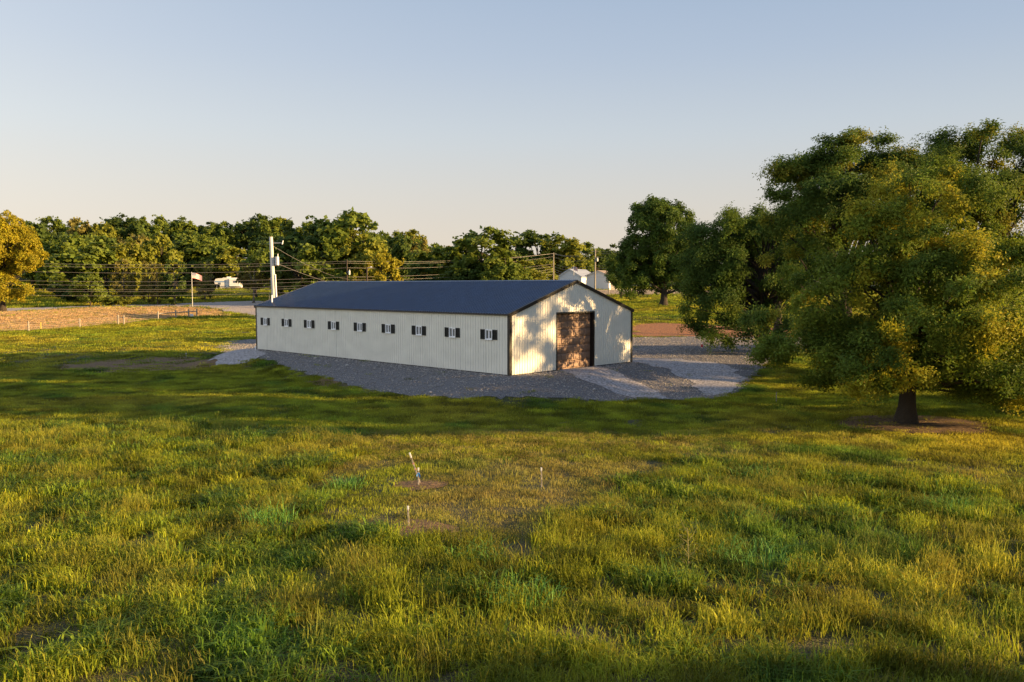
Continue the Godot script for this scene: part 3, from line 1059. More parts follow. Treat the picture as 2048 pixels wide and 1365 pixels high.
func stake(called: String, label: String, x: float, z: float, h: float, lean: Vector3, top: Material, cat := "stake") -> Node3D:
	var o := thing(called, label, cat, on_ground(x, z), 0.0)
	var g := Geo.new()
	var up := (Vector3.UP + lean).normalized()
	var side := up.cross(Vector3.FORWARD).normalized()
	var t := Transform3D(Basis(side, up, side.cross(up)), Vector3.ZERO)
	g.block(Vector3(-0.021, -0.15, -0.014), Vector3(0.021, h * 0.86, 0.014), 0.004, t)
	part("lath", g.mesh(), mats.weathered_wood, o)
	g = Geo.new()
	g.block(Vector3(-0.024, h * 0.84, -0.016), Vector3(0.024, h, 0.016), 0.004, t)
	part("painted_top", g.mesh(), top, o)
	return o

func build_stakes() -> void:
	var o := stake("survey_stake", "long leaning survey stake with pink flagging and white top", -2.98, -26.5, 1.12, Vector3(-0.33, 0, 0.02), mats.white_paint)
	var up := Vector3(-0.33, 1, 0.02).normalized()
	var g := Geo.new()
	for k in 3:
		var p := up * (0.34 + k * 0.2)
		g.block(Vector3(-0.034, -0.018, -0.022), Vector3(0.034, 0.018, 0.022), 0.004, Transform3D(Basis(Vector3.BACK, 0.32), p))
	part("flagging", g.mesh(), mats.ribbon_pink, o)
	o = stake("survey_stake", "upright survey stake with blue ribbon beside the leaning one", -3.02, -26.25, 0.62, Vector3(0.0, 0, 0), mats.white_paint)
	g = Geo.new()
	g.block(Vector3(-0.036, 0.40, -0.024), Vector3(0.036, 0.46, 0.024), 0.006)
	g.quad(Vector3(0.02, 0.44, 0.026), Vector3(0.07, 0.40, 0.05), Vector3(0.06, 0.30, 0.06), Vector3(0.01, 0.34, 0.03))
	g.quad(Vector3(-0.02, 0.42, 0.026), Vector3(-0.06, 0.40, 0.05), Vector3(-0.05, 0.34, 0.06), Vector3(-0.01, 0.36, 0.03))
	part("ribbon", g.mesh(), mats.ribbon_blue, o)
	stake("survey_stake", "lone white survey stake right of the mown patch", 0.96, -26.36, 0.64, Vector3(-0.02, 0, 0), mats.white_paint)
	stake("survey_stake", "weathered survey stake in the nearest bare ring", -2.74, -21.5, 0.60, Vector3(-0.03, 0, 0), mats.white_paint)
	stake("survey_stake", "small pale stake in shaded grass left of the barn", -28.76, -72.5, 0.55, Vector3.ZERO, mats.white_paint)
	stake("survey_stake", "thin stake in the lawn below the dark low boughs", 14.32, -44.35, 0.6, Vector3.ZERO, mats.weathered_wood)
	o = thing("marker_post", "short red and white capped post on the gravel behind the barn", "post", on_ground(16.1, -69.7))
	rod(o, "post", Vector3(0, -0.1, 0), Vector3(0, 0.34, 0), 0.075, 0.075, mats.white_paint)
	rod(o, "red_cap", Vector3(0, 0.12, 0), Vector3(0, 0.36, 0), 0.085, 0.085, mats.red_paint)
	rod(o, "knob", Vector3(0, 0.36, 0), Vector3(0, 0.46, 0), 0.05, 0.03, mats.white_paint)

func build_fences() -> void:
	# pasture fence at the foot of the bank
	var labels := ["leftmost pale wooden fence post below the bank", "", "lone wooden fence post between yellow post and gate frame"]
	var spots := [[-69.4, -118.2], [-69.0, -120.6], [-66.5, -126.7]]
	for i in 3:
		if i == 1:
			var y := thing("marker_post", "yellow marker post right of the leftmost fence post", "post", on_ground(spots[i][0], spots[i][1]))
			rod(y, "post", Vector3(0, -0.1, 0), Vector3(0, 1.25, 0), 0.07, 0.07, mats.yellow_plastic)
			rod(y, "cap", Vector3(0, 1.25, 0), Vector3(0, 1.32, 0), 0.08, 0.05, mats.yellow_plastic)
			continue
		var o := thing("fence_post", labels[i], "fence post", on_ground(spots[i][0], spots[i][1]), 0.0, "wooden posts below the road bank")
		rod(o, "post", Vector3(0, -0.2, 0), Vector3(0, 1.5, 0), 0.12, 0.11, mats.weathered_wood)
		rod(o, "cap", Vector3(0, 1.5, 0), Vector3(0, 1.53, 0), 0.075, 0.05, mats.weathered_wood)
	var brace := thing("brace_frame", "wooden H brace of two posts in the fence below the bank", "fence", on_ground(-64.2, -135.3))
	for s in [-1.0, 1.0]:
		rod(brace, "post", Vector3(s * 0.46, -0.3, 0), Vector3(s * 0.46, 1.6, 0), 0.12, 0.11, mats.weathered_wood)
	rod(brace, "rail", Vector3(-0.46, 1.15, 0), Vector3(0.46, 1.15, 0), 0.06, 0.06, mats.weathered_wood)
	var rail_fence := thing("rail_fence", "short wooden rail fence of four posts beside the flagpole", "fence", on_ground(-60.4, -153.0))
	var posts := [Vector2(-63.2, -147.2), Vector2(-62.0, -152.0), Vector2(-60.2, -153.5), Vector2(-59.3, -155.1)]
	var tops: Array = []
	for p in posts:
		var b := rail_fence.to_local(on_ground(p.x, p.y))
		rod(rail_fence, "post", b + Vector3.DOWN * 0.2, b + Vector3.UP * 1.6, 0.13, 0.12, mats.weathered_wood)
		tops.append(b + Vector3.UP * 1.15)
	for i in 3:
		rod(rail_fence, "rail", tops[i], tops[i + 1], 0.09, 0.09, mats.weathered_wood, 7)
	var sign_ := thing("notice_board", "small white board leaning at the end of the rail fence", "sign", on_ground(-60.3, -155.2, 0.40), 0.5)
	slat(sign_, "board", Vector3(-0.3, -0.35, -0.02), Vector3(0.3, 0.25, 0.02), mats.white_paint, Transform3D(Basis(Vector3.RIGHT, -0.4), Vector3.ZERO))
	slat(sign_, "leg", Vector3(-0.03, -0.55, -0.05), Vector3(0.03, 0.2, -0.022), mats.weathered_wood)
	# woven wire strung along it
	var line := [Vector2(-84.0, -104.0), Vector2(-69.4, -118.2), Vector2(-66.5, -126.7), Vector2(-64.7, -135.3), Vector2(-63.2, -147.2)]
	var wire := thing("wire_fence", "dark wire strung along the posts below the bank", "wire fence", on_ground(-66.5, -126.7))
	for y in [0.35, 0.7, 1.05, 1.3]:
		var pts: Array = []; var rr: Array = []
		for p in line:
			pts.append(wire.to_local(on_ground(p.x, p.y, y))); rr.append(0.010)
		var g := Geo.new()
		g.tube(pts, rr, 4)
		part("strand", g.mesh(), mats.wire_metal, wire)
	# far pasture fence behind the lone tree
	var far := thing("pasture_fence", "thin pasture fence of posts and wire on the tan slope behind the barn", "fence", on_ground(27.0, -191.0))
	var tops2: Array = []
	for p in [Vector2(15.0, -192.0), Vector2(22.4, -191.0), Vector2(27.6, -191.0), Vector2(33.0, -191.5), Vector2(39.0, -193.0)]:
		var b := far.to_local(on_ground(p.x, p.y))
		rod(far, "post", b + Vector3.DOWN * 0.2, b + Vector3.UP * 1.7, 0.12, 0.11, mats.weathered_wood, 6)
		tops2.append(b + Vector3.UP * 1.4)
	for i in tops2.size() - 1:
		rod(far, "strand", tops2[i], tops2[i + 1], 0.02, 0.02, mats.wire_metal, 4)
		rod(far, "strand", tops2[i] + Vector3.DOWN * 0.6, tops2[i + 1] + Vector3.DOWN * 0.6, 0.02, 0.02, mats.wire_metal, 4)

func pole(label: String, x: float, z: float, h: float, r: float, lean: float, mat: Material) -> Node3D:
	var o := thing("utility_pole", label, "utility pole", on_ground(x, z))
	rod(o, "shaft", Vector3(0, -0.6, 0), Vector3(-lean, h, 0), r, r * 0.68, mat, 12)
	return o

func transformer(o: Node3D, at: Vector3) -> void:
	var g := Geo.new()
	g.tube([at + Vector3(0, -0.42, 0), at + Vector3(0, -0.36, 0), at + Vector3(0, 0.34, 0), at + Vector3(0, 0.40, 0)], [0.18, 0.21, 0.21, 0.16], 12)
	var t := part("transformer", g.mesh(), mats.galvanised, o)
	rod(t, "bushing", at + Vector3(0.08, 0.4, 0), at + Vector3(0.10, 0.68, 0), 0.05, 0.03, mats.white_vinyl, 8)
	rod(t, "bracket", at + Vector3(-0.45, 0.1, 0), at + Vector3(-0.2, 0.1, 0), 0.04, 0.04, mats.galvanised, 6)

func sag(a: Vector3, b: Vector3, drop: float) -> Array:
	var p: Array = []
	for i in 13:
		var t := i / 12.0
		p.append(a.lerp(b, t) + Vector3.DOWN * drop * 4.0 * t * (1.0 - t))
	return p

func wire(label: String, spans: Array, r: float, drop: float, group := "wires of the roadside line") -> void:
	var g := Geo.new()
	for i in spans.size() - 1:
		var path := sag(spans[i], spans[i + 1], drop)
		var rr: Array = []
		for k in path.size(): rr.append(r)
		g.tube(path, rr, 5, false)
	var o := part("power_line", g.mesh(), mats.wire_metal, self)
	tag(o, label, "wire", group)

func build_poles() -> void:
	var p1 := pole("tall pale service pole just behind the barn's far corner", -22.9, -80.0, 11.2, 0.25, 0.35, mats.pale_pole)
	rod(p1, "conduit", Vector3(0.30, -0.3, 0.1), Vector3(0.02, 7.6, 0.1), 0.09, 0.07, mats.white_vinyl)
	transformer(p1, Vector3(0.22, 8.9, 0.1))
	rod(p1, "crossarm", Vector3(-0.33, 10.6, 0), Vector3(0.72, 10.62, 0), 0.035, 0.03, mats.galvanised, 6)
	rod(p1, "insulator", Vector3(0.72, 10.5, 0), Vector3(0.82, 10.85, 0), 0.06, 0.05, mats.white_vinyl, 8)
	rod(p1, "guy_wire", Vector3(-0.28, 8.6, 0), Vector3(-1.1, -0.2, 0.4), 0.012, 0.012, mats.wire_metal, 5)
	var p2 := pole("dark roadside pole with a grey transformer beyond the barn ridge", -33.9, -170.0, 10.6, 0.17, 0.0, mats.dark_pole)
	transformer(p2, Vector3(0.5, 7.9, 0.2))
	rod(p2, "crossarm", Vector3(-0.9, 10.1, 0), Vector3(0.9, 10.1, 0), 0.07, 0.07, mats.dark_pole, 6)
	var p3 := pole("brown lamp pole standing right of the pole with the transformer", -29.8, -170.0, 9.0, 0.2, 0.0, mats.dark_pole)
	rod(p3, "lamp_arm", Vector3(0, 8.8, 0), Vector3(0.75, 8.95, 0), 0.05, 0.05, mats.galvanised, 6)
	var lamp := Geo.new()
	lamp.tube([Vector3(0.7, 9.0, 0), Vector3(0.95, 8.98, 0), Vector3(1.1, 8.93, 0)], [0.10, 0.16, 0.06], 8)
	part("lamp_head", lamp.mesh(), mats.white_vinyl, p3)
	var p4 := pole("thin brown roadside pole left of the white house", 10.8, -215.0, 9.9, 0.18, 0.0, mats.weathered_wood)
	rod(p4, "crossarm", Vector3(-0.8, 9.6, 0), Vector3(0.8, 9.6, 0), 0.07, 0.07, mats.weathered_wood, 6)
	var p5 := pole("brown roadside pole standing before the white shed", 19.1, -190.0, 10.6, 0.2, 0.0, mats.weathered_wood)
	rod(p5, "crossarm", Vector3(-0.9, 10.2, 0), Vector3(0.9, 10.2, 0), 0.07, 0.07, mats.weathered_wood, 6)
	transformer(p5, Vector3(0.45, 8.3, 0.2))
	var left := Vector3(-106.0, 0, -150.0); var right := Vector3(70.0, 2.0, -172.0)
	var a := p2.position; var b := p4.position; var c := p5.position
	var names := ["topmost power wire of the roadside line", "second power wire from the top of the line", "third power wire below the crossarms", "upper telephone cable of the line", "second telephone cable of the line", "middle telephone cable of the line", "fourth telephone cable of the line", "lowest telephone cable of the line"]
	var highs := [10.25, 9.85, 8.9, 7.0, 6.4, 5.7, 5.1, 4.4]
	for i in 8:
		var h: float = highs[i]
		var k := minf(h, 9.7)
		wire(names[i], [left + Vector3.UP * (h - 0.3), a + Vector3.UP * h, b + Vector3.UP * k, c + Vector3.UP * h, right + Vector3.UP * h], 0.017, 0.8 + 0.12 * (i % 3))
	wire("drop wire from the top of the pale service pole to the roadside", [p1.position + Vector3(-0.3, 10.4, 0), a + Vector3(0, 6.6, 0)], 0.014, 0.6, "")
	wire("service wire from the pale pole's transformer down to the roadside", [p1.position + Vector3(0.3, 8.6, 0), p3.position + Vector3(0, 4.5, 0)], 0.014, 0.6, "")

func build_flag(x: float, z: float, h: float, label: String, label2: String, across: float, angle: float) -> void:
	var o := thing("flagpole", label, "flagpole", on_ground(x, z))
	rod(o, "pole", Vector3(0, -0.2, 0), Vector3(0, h, 0), 0.07, 0.05, mats.galvanised)
	rod(o, "finial", Vector3(0, h, 0), Vector3(0, h + 0.12, 0), 0.07, 0.03, mats.galvanised)
	var f := thing("flag", label2, "flag", o.position + Vector3(0.06, h - 0.05, 0), angle)
	var w := across; var d := across * 0.53
	var at := func(u: float, v: float) -> Vector3: return Vector3(u * w * 0.9, -v * d - u * u * w * 0.28, sin(u * 7.0) * 0.08 * w * u)
	for s in 13:
		var g := Geo.new()
		var from := 0 if s > 6 else 4
		for k in range(from, 10):
			for side in 2:
				var q := Vector3(0, 0, 0.006 if side else -0.006)
				var a: Vector3 = at.call(k / 10.0, s / 13.0) + q; var b: Vector3 = at.call((k + 1) / 10.0, s / 13.0) + q
				var c: Vector3 = at.call((k + 1) / 10.0, (s + 1) / 13.0) + q; var e: Vector3 = at.call(k / 10.0, (s + 1) / 13.0) + q
				if side: g.quad(a, b, c, e)
				else: g.quad(e, c, b, a)
		part("stripe", g.mesh(), mats.flag_red if s % 2 == 0 else mats.white_paint, f)
	var g2 := Geo.new(); var g3 := Geo.new()
	for k in 4:
		for side in 2:
			var q := Vector3(0, 0, 0.006 if side else -0.006)
			var a: Vector3 = at.call(k / 10.0, 0.0) + q; var b: Vector3 = at.call((k + 1) / 10.0, 0.0) + q
			var c: Vector3 = at.call((k + 1) / 10.0, 7.0 / 13.0) + q; var e: Vector3 = at.call(k / 10.0, 7.0 / 13.0) + q
			if side: g2.quad(a, b, c, e)
			else: g2.quad(e, c, b, a)
	for r in 9:
		for c in (6 if r % 2 == 0 else 5):
			var u := (0.03 + c * 0.065 + (0.0 if r % 2 == 0 else 0.0325)); var v := 0.045 + r * 0.056
			for side in [-1.0, 1.0]:
				var m: Vector3 = at.call(u, v) + Vector3(0, 0, side * 0.011)
				for k in 5:
					var a0 := TAU * k / 5.0 + PI / 2
					var s := 0.018 * w
					var tip := m + Vector3(cos(a0), sin(a0), 0) * s
					var l := m + Vector3(cos(a0 - 0.63), sin(a0 - 0.63), 0) * s * 0.4
					var rr := m + Vector3(cos(a0 + 0.63), sin(a0 + 0.63), 0) * s * 0.4
					g3.tri(m, l, tip); g3.tri(m, tip, rr)
	var canton := part("canton", g2.mesh(), mats.flag_blue, f)
	var stars := part("stars", g3.mesh(), mats.white_paint, canton)

# ---------------------------------------------------------------- houses and trailer
func gabled(o: Node3D, wide: float, long: float, eave: float, rise: float, wall_mat: Material, roof_mat: Material) -> Array:
	var g := Geo.new()
	var h := wide / 2
	g.box(Vector3(-h, -1.0, -long), Vector3(h, eave, 0))
	for zz in [0.0, -long]:
		var a := Vector3(-h, eave, zz); var b := Vector3(0, eave + rise, zz); var d := Vector3(h, eave, zz)
		if zz == 0.0: g.tri(a, b, d)
		else: g.tri(a, d, b)
	var wall := part("wall", g.mesh(), wall_mat, o)
	g = Geo.new()
	var run := Vector2(h, rise).length() + 0.35
	for s in [-1.0, 1.0]:
		var x := Transform3D(Basis(Vector3.BACK, -s * atan2(rise, h)), Vector3(0, eave + rise + 0.02, 0))
		g.box(Vector3(0.0 if s > 0 else -run, 0.0, -long - 0.3), Vector3(run if s > 0 else 0.0, 0.10, 0.3), x)
	var roof := part("roof", g.mesh(), roof_mat, o)
	for s in [-1.0, 1.0]:
		var x := Transform3D(Basis(Vector3.BACK, -s * atan2(rise, h)), Vector3(0, eave + rise + 0.0, 0))
		g = Geo.new()
		g.box(Vector3(0.01 if s > 0 else -run, -0.16, 0.2), Vector3(run if s > 0 else -0.01, 0.0, 0.28), x)
		part("barge_board", g.mesh(), mats.white_paint, roof)
	return [wall, roof]

func house_window(parent: Node3D, x: float, y: float, z: float, w: float, h: float, face: String) -> void:
	var g := Geo.new()
	var t := Transform3D(Basis(), Vector3(x, y, z)) if face == "front" else Transform3D(Basis(Vector3.UP, PI / 2), Vector3(x, y, z))
	for q in [[-w / 2 - 0.08, -h / 2 - 0.08, w / 2 + 0.08, -h / 2], [-w / 2 - 0.08, h / 2, w / 2 + 0.08, h / 2 + 0.08], [-w / 2 - 0.08, -h / 2, -w / 2, h / 2], [w / 2, -h / 2, w / 2 + 0.08, h / 2], [-0.03, -h / 2, 0.03, h / 2], [-w / 2, -0.03, -0.03, 0.03], [0.03, -0.03, w / 2, 0.03]]:
		g.box(Vector3(q[0], q[1], 0.0), Vector3(q[2], q[3], 0.07), t)
	var f := part("window", g.mesh(), mats.white_vinyl, parent)
	g = Geo.new()
	g.box(Vector3(-w / 2, -h / 2, 0.004), Vector3(w / 2, h / 2, 0.02), t)
	part("pane", g.mesh(), mats.far_stripe, f)

func build_houses() -> void:
	var o := thing("white_house", "white gabled house with grey metal roof seen over the barn ridge", "house", on_ground(16.5, -238.0), -0.45)
	var p := gabled(o, 7.4, 13.0, 3.9, 2.2, mats.white_paint, mats.grey_roof)
	for x in [-0.2, 1.5]: house_window(p[0], x, 2.3, 0.0, 0.9, 1.5, "front")
	house_window(p[0], -2.4, 2.3, 0.0, 0.8, 1.2, "front")
	house_window(p[0], 3.7, 2.3, -4.0, 0.9, 1.3, "side")
	house_window(p[0], 3.7, 2.3, -8.0, 0.9, 1.3, "side")
	var g := Geo.new()
	g.box(Vector3(-1.6, 4.6, -6.4), Vector3(-1.0, 6.9, -5.8))
	part("chimney", g.mesh(), mats.concrete, p[1])
	# low porch on its left side
	g = Geo.new()
	g.box(Vector3(-5.2, 2.85, -8.0), Vector3(-3.72, 3.0, 0.2))
	var porch := part("porch_roof", g.mesh(), mats.grey_roof, o)
	for zz in [0.0, -4.0, -7.8]:
		slat(porch, "porch_post", Vector3(-5.1, -0.6, zz - 0.07), Vector3(-4.96, 2.85, zz + 0.07), mats.white_paint)
	o = thing("white_shed", "white metal shed with tan roof right of the white house", "shed", on_ground(23.2, -224.0), -0.5)
	p = gabled(o, 6.6, 10.0, 4.0, 1.3, mats.white_paint, mats.tan_roof)
	g = Geo.new()
	g.box(Vector3(3.3, 0.0, -4.4), Vector3(3.36, 2.6, -1.4))
	part("side_door", g.mesh(), mats.concrete, o)
	g = Geo.new()
	g.box(Vector3(3.3, 0.0, -7.2), Vector3(3.36, 2.1, -6.2))
	part("side_door", g.mesh(), mats.white_vinyl, o)

func build_trailer() -> void:
	var o := thing("camper_trailer", "white camper trailer with blue stripes parked under the trees", "camper", on_ground(-92.0, -268.0), 0.12)
	# side profile: tall box, raised nose on the left
	var prof := PackedVector2Array([Vector2(-3.9, 1.9), Vector2(-4.1, 2.6), Vector2(-3.7, 3.5), Vector2(-3.0, 3.7), Vector2(-1.6, 3.75), Vector2(-1.3, 3.95), Vector2(4.1, 3.95), Vector2(4.2, 3.7), Vector2(4.2, 0.8), Vector2(-2.3, 0.8), Vector2(-2.4, 1.9)])
	var c := CSGPolygon3D.new()
	c.polygon = prof
	c.depth = 2.5
	c.material = mats.white_paint
	c.name = "body"
	o.add_child(c)
	c.position.z = 1.25
	slat(o, "stripe", Vector3(-3.9, 2.45, 1.251), Vector3(-0.6, 2.75, 1.27), mats.ribbon_blue)
	slat(o, "stripe", Vector3(-2.2, 1.0, 1.251), Vector3(4.1, 1.3, 1.27), mats.far_stripe)
	slat(o, "slide_out", Vector3(0.7, 1.2, 1.251), Vector3(3.9, 3.5, 1.75), mats.white_vinyl)
	for q in [[-2.5, 2.0], [2.3, 2.6]]:
		var zf := 1.252 if q[0] < 0 else 1.752
		var w := slat(o, "window", Vector3(q[0] - 0.4, q[1] - 0.35, zf), Vector3(q[0] + 0.4, q[1] + 0.35, zf + 0.03), mats.far_stripe)
	slat(o, "door", Vector3(-0.5, 0.95, 1.252), Vector3(0.3, 3.1, 1.29), mats.white_vinyl)
	slat(o, "air_conditioner", Vector3(-0.4, 3.96, -0.4), Vector3(0.8, 4.25, 0.4), mats.white_vinyl, Transform3D(), 0.05)
	for x in [1.2, 2.1]:
		rod(o, "wheel", Vector3(x, 0.42, 0.95), Vector3(x, 0.42, 1.2), 0.40, 0.40, mats.rubber, 14)
	for x in [-2.0, -3.4]:
		rod(o, "jack_leg", Vector3(x, -0.1, 0.9), Vector3(x, 1.95, 0.9), 0.06, 0.06, mats.galvanised, 6)

# ---------------------------------------------------------------- sky
func build_sky() -> Sky:
	var sun_dir := Vector3(0.965, 0.200, 0.165).normalized()
	var small := Image.create(360, 180, false, Image.FORMAT_RGBF)
	var stops := [[-90.0, Color(0.20, 0.18, 0.14)], [-0.5, Color(0.40, 0.36, 0.29)], [0.0, Color(0.46, 0.39, 0.30)], [3.0, Color(0.44, 0.395, 0.335)], [6.0, Color(0.405, 0.395, 0.37)], [10.0, Color(0.345, 0.385, 0.42)], [15.0, Color(0.265, 0.325, 0.41)], [20.0, Color(0.21, 0.28, 0.385)], [35.0, Color(0.19, 0.27, 0.42)], [90.0, Color(0.14, 0.20, 0.36)]]
	for j in 180:
		var el := 89.5 - j
		var base := Color.BLACK
		for k in stops.size() - 1:
			if el >= stops[k][0] and el <= stops[k + 1][0]:
				base = (stops[k][1] as Color).lerp(stops[k + 1][1], (el - stops[k][0]) / (stops[k + 1][0] - stops[k][0]))
		for i in 360:
			var az := deg_to_rad(i + 0.5)
			var e := deg_to_rad(el)
			var d := Vector3(sin(az) * cos(e), sin(e), -cos(az) * cos(e))
			var g := rad_to_deg(d.angle_to(sun_dir))
			var glow := 0.62 * exp(-g / 28.0) + 1.2 * exp(-g / 7.0)
			if el < 0.0: glow *= 0.3
			small.set_pixel(i, j, Color(base.r + glow, base.g + glow * 0.90, base.b + glow * 0.72))
	small.resize(4096, 2048, Image.INTERPOLATE_CUBIC)
	# a short vapour trail, high and far
	for k in 60:
		var t := k / 59.0
		var px := int((6.35 + 1.45 * t) / 360.0 * 4096.0)
		var py := int((90.0 - (17.42 - 0.28 * t)) / 180.0 * 2048.0)
		var c := small.get_pixel(px, py)
		small.set_pixel(px, py, c.lerp(Color(0.95, 0.95, 0.97), 0.8 * (1.0 - 0.7 * t)))
	var m := PanoramaSkyMaterial.new()
	m.panorama = ImageTexture.create_from_image(small)
	var s := Sky.new()
	s.sky_material = m
	return s

func flip(pts: Array) -> Array:
	var r: Array = []
	for p in pts: r.append(Vector2(p[0], -p[1]))
	return r

func build_sheets() -> void:
	sheet("gravel_pad", flip([[-31, 86], [-33, 96], [-27, 100], [-12, 92], [0, 86], [12.4, 83], [21.7, 84], [35.8, 87.3], [36, 76], [32, 75.7], [24.2, 69], [17.1, 56.7], [13.8, 49.4], [11.7, 46.2], [8.8, 45.8], [3.4, 44.9], [-0.65, 44.2], [-3.4, 45.1], [-6.5, 47.3], [-10.2, 51.6], [-14.8, 57.1], [-19.2, 63.2], [-21.4, 65.6], [-24.5, 72.5]]), 0.6, 0.03, mats.crushed_stone, "grey crushed stone pad sloping down round the barn")
	sheet("gravel_lane", flip([[2.9, 51.3], [3.9, 49.0], [5.2, 48.2], [6.5, 47.2], [6.9, 46.2], [9.0, 46.2], [8.5, 49.6], [7.1, 51.2], [6.1, 52.8], [5.5, 54.0]]), 0.4, 0.05, mats.limestone_dust, "pale dusty lane curving down from the barn door", 0.4)
	sheet("gravel_lane", flip([[8.2, 56.6], [10.0, 55.0], [11.4, 52.6], [11.5, 47.2], [13.3, 49.2], [15.3, 53.6], [15.2, 58.0], [12.2, 60.6], [9.4, 62.0]]), 0.4, 0.055, mats.limestone_dust, "pale worn lane on the gravel right of the barn", 0.6)
	sheet("gravel_apron", flip([[-24.2, 66.4], [-24.0, 68.6], [-21.2, 70.0], [-20.6, 67.8], [-19.3, 63.9], [-20.2, 62.9], [-22.4, 64.0]]), 0.4, 0.05, mats.limestone_dust, "pale dusty apron at the far corner of the barn", 0.8)
	sheet("bare_soil", flip([[-37.1, 65.2], [-36.0, 70.5], [-31.9, 73.6], [-27.9, 74.0], [-24.6, 68.5], [-23.4, 65.0], [-27, 62.6], [-30.7, 61.2]]), 0.5, 0.02, mats.brown_soil, "strip of bare brown soil left of the barn", 1.6)
	sheet("bare_soil", flip([[-13.6, 53.6], [-12.0, 55.2], [-10.9, 53.2], [-11.6, 51.8]]), 0.4, 0.02, mats.brown_soil, "small bare patch of soil in front of the gravel slope", 0.5)
	sheet("red_dirt", flip([[12.2, 83.8], [12.5, 92], [15, 103], [19.2, 106], [24.7, 102], [34, 93], [37, 87.5], [30, 85.5], [21.7, 83.6]]), 0.8, 0.035, mats.red_soil, "bare red dirt behind the gravel lot", 1.2)
	sheet("road_bank", flip([[-100, 112], [-71, 120.5], [-67.6, 129], [-65.5, 138], [-64.3, 149], [-60.5, 156.5], [-54, 157], [-56, 163], [-61, 168.5], [-68, 171.5], [-76, 171.5], [-83, 162.5], [-87, 153], [-90, 142], [-102, 132]]), 1.2, 0.03, mats.tan_soil, "tan bare bank below the gravel road", 1.5)
	sheet("gravel_road", flip([[-118, 126], [-100, 136], [-90, 143.5], [-87.4, 154.5], [-83.6, 164.2], [-78, 173.6], [-68, 173.4], [-60.4, 169.4], [-54, 163.5], [-46.5, 151.5], [-38, 140], [-33, 150], [-44, 172], [-52, 192], [-63, 203], [-71, 193.5], [-78, 186], [-90, 178], [-103, 167], [-124, 148]]), 1.5, 0.05, mats.road_gravel, "pale gravel road and drive behind the barn's far corner", 0.8)
	sheet("tan_field", flip([[8, 186], [24, 192], [50, 190], [64, 200], [60, 232], [27, 240], [24, 215], [10, 205]]), 2.0, 0.04, mats.tan_soil, "tan bare slope below the white shed", 2.0)
	var rings := [[18.3, -37.4, 3.0, "bare earth worn round the foot of the near tree"], [-3.0, -26.4, 0.75, "small mound of bare soil at the two stakes"], [-2.4, -21.4, 0.85, "bare ring of soil at the nearest stake"], [-8.1, -25.2, 0.55, "bare scrape of soil in the left field"], [3.2, -46.0, 0.5, ""]]
	for i in 4:
		var q = rings[i]
		var o: Array = []
		for k in 14:
			var a := TAU * k / 14.0
			o.append(Vector2(q[0] + cos(a) * q[2] * (1.15 if i != 3 else 1.4), q[1] + sin(a) * q[2] * (0.85 if i != 3 else 0.5)))
		sheet("soil_mound", o, 0.25, 0.02, mats.brown_soil, q[3], 0.35, 0.10 if i < 3 else 0.0)

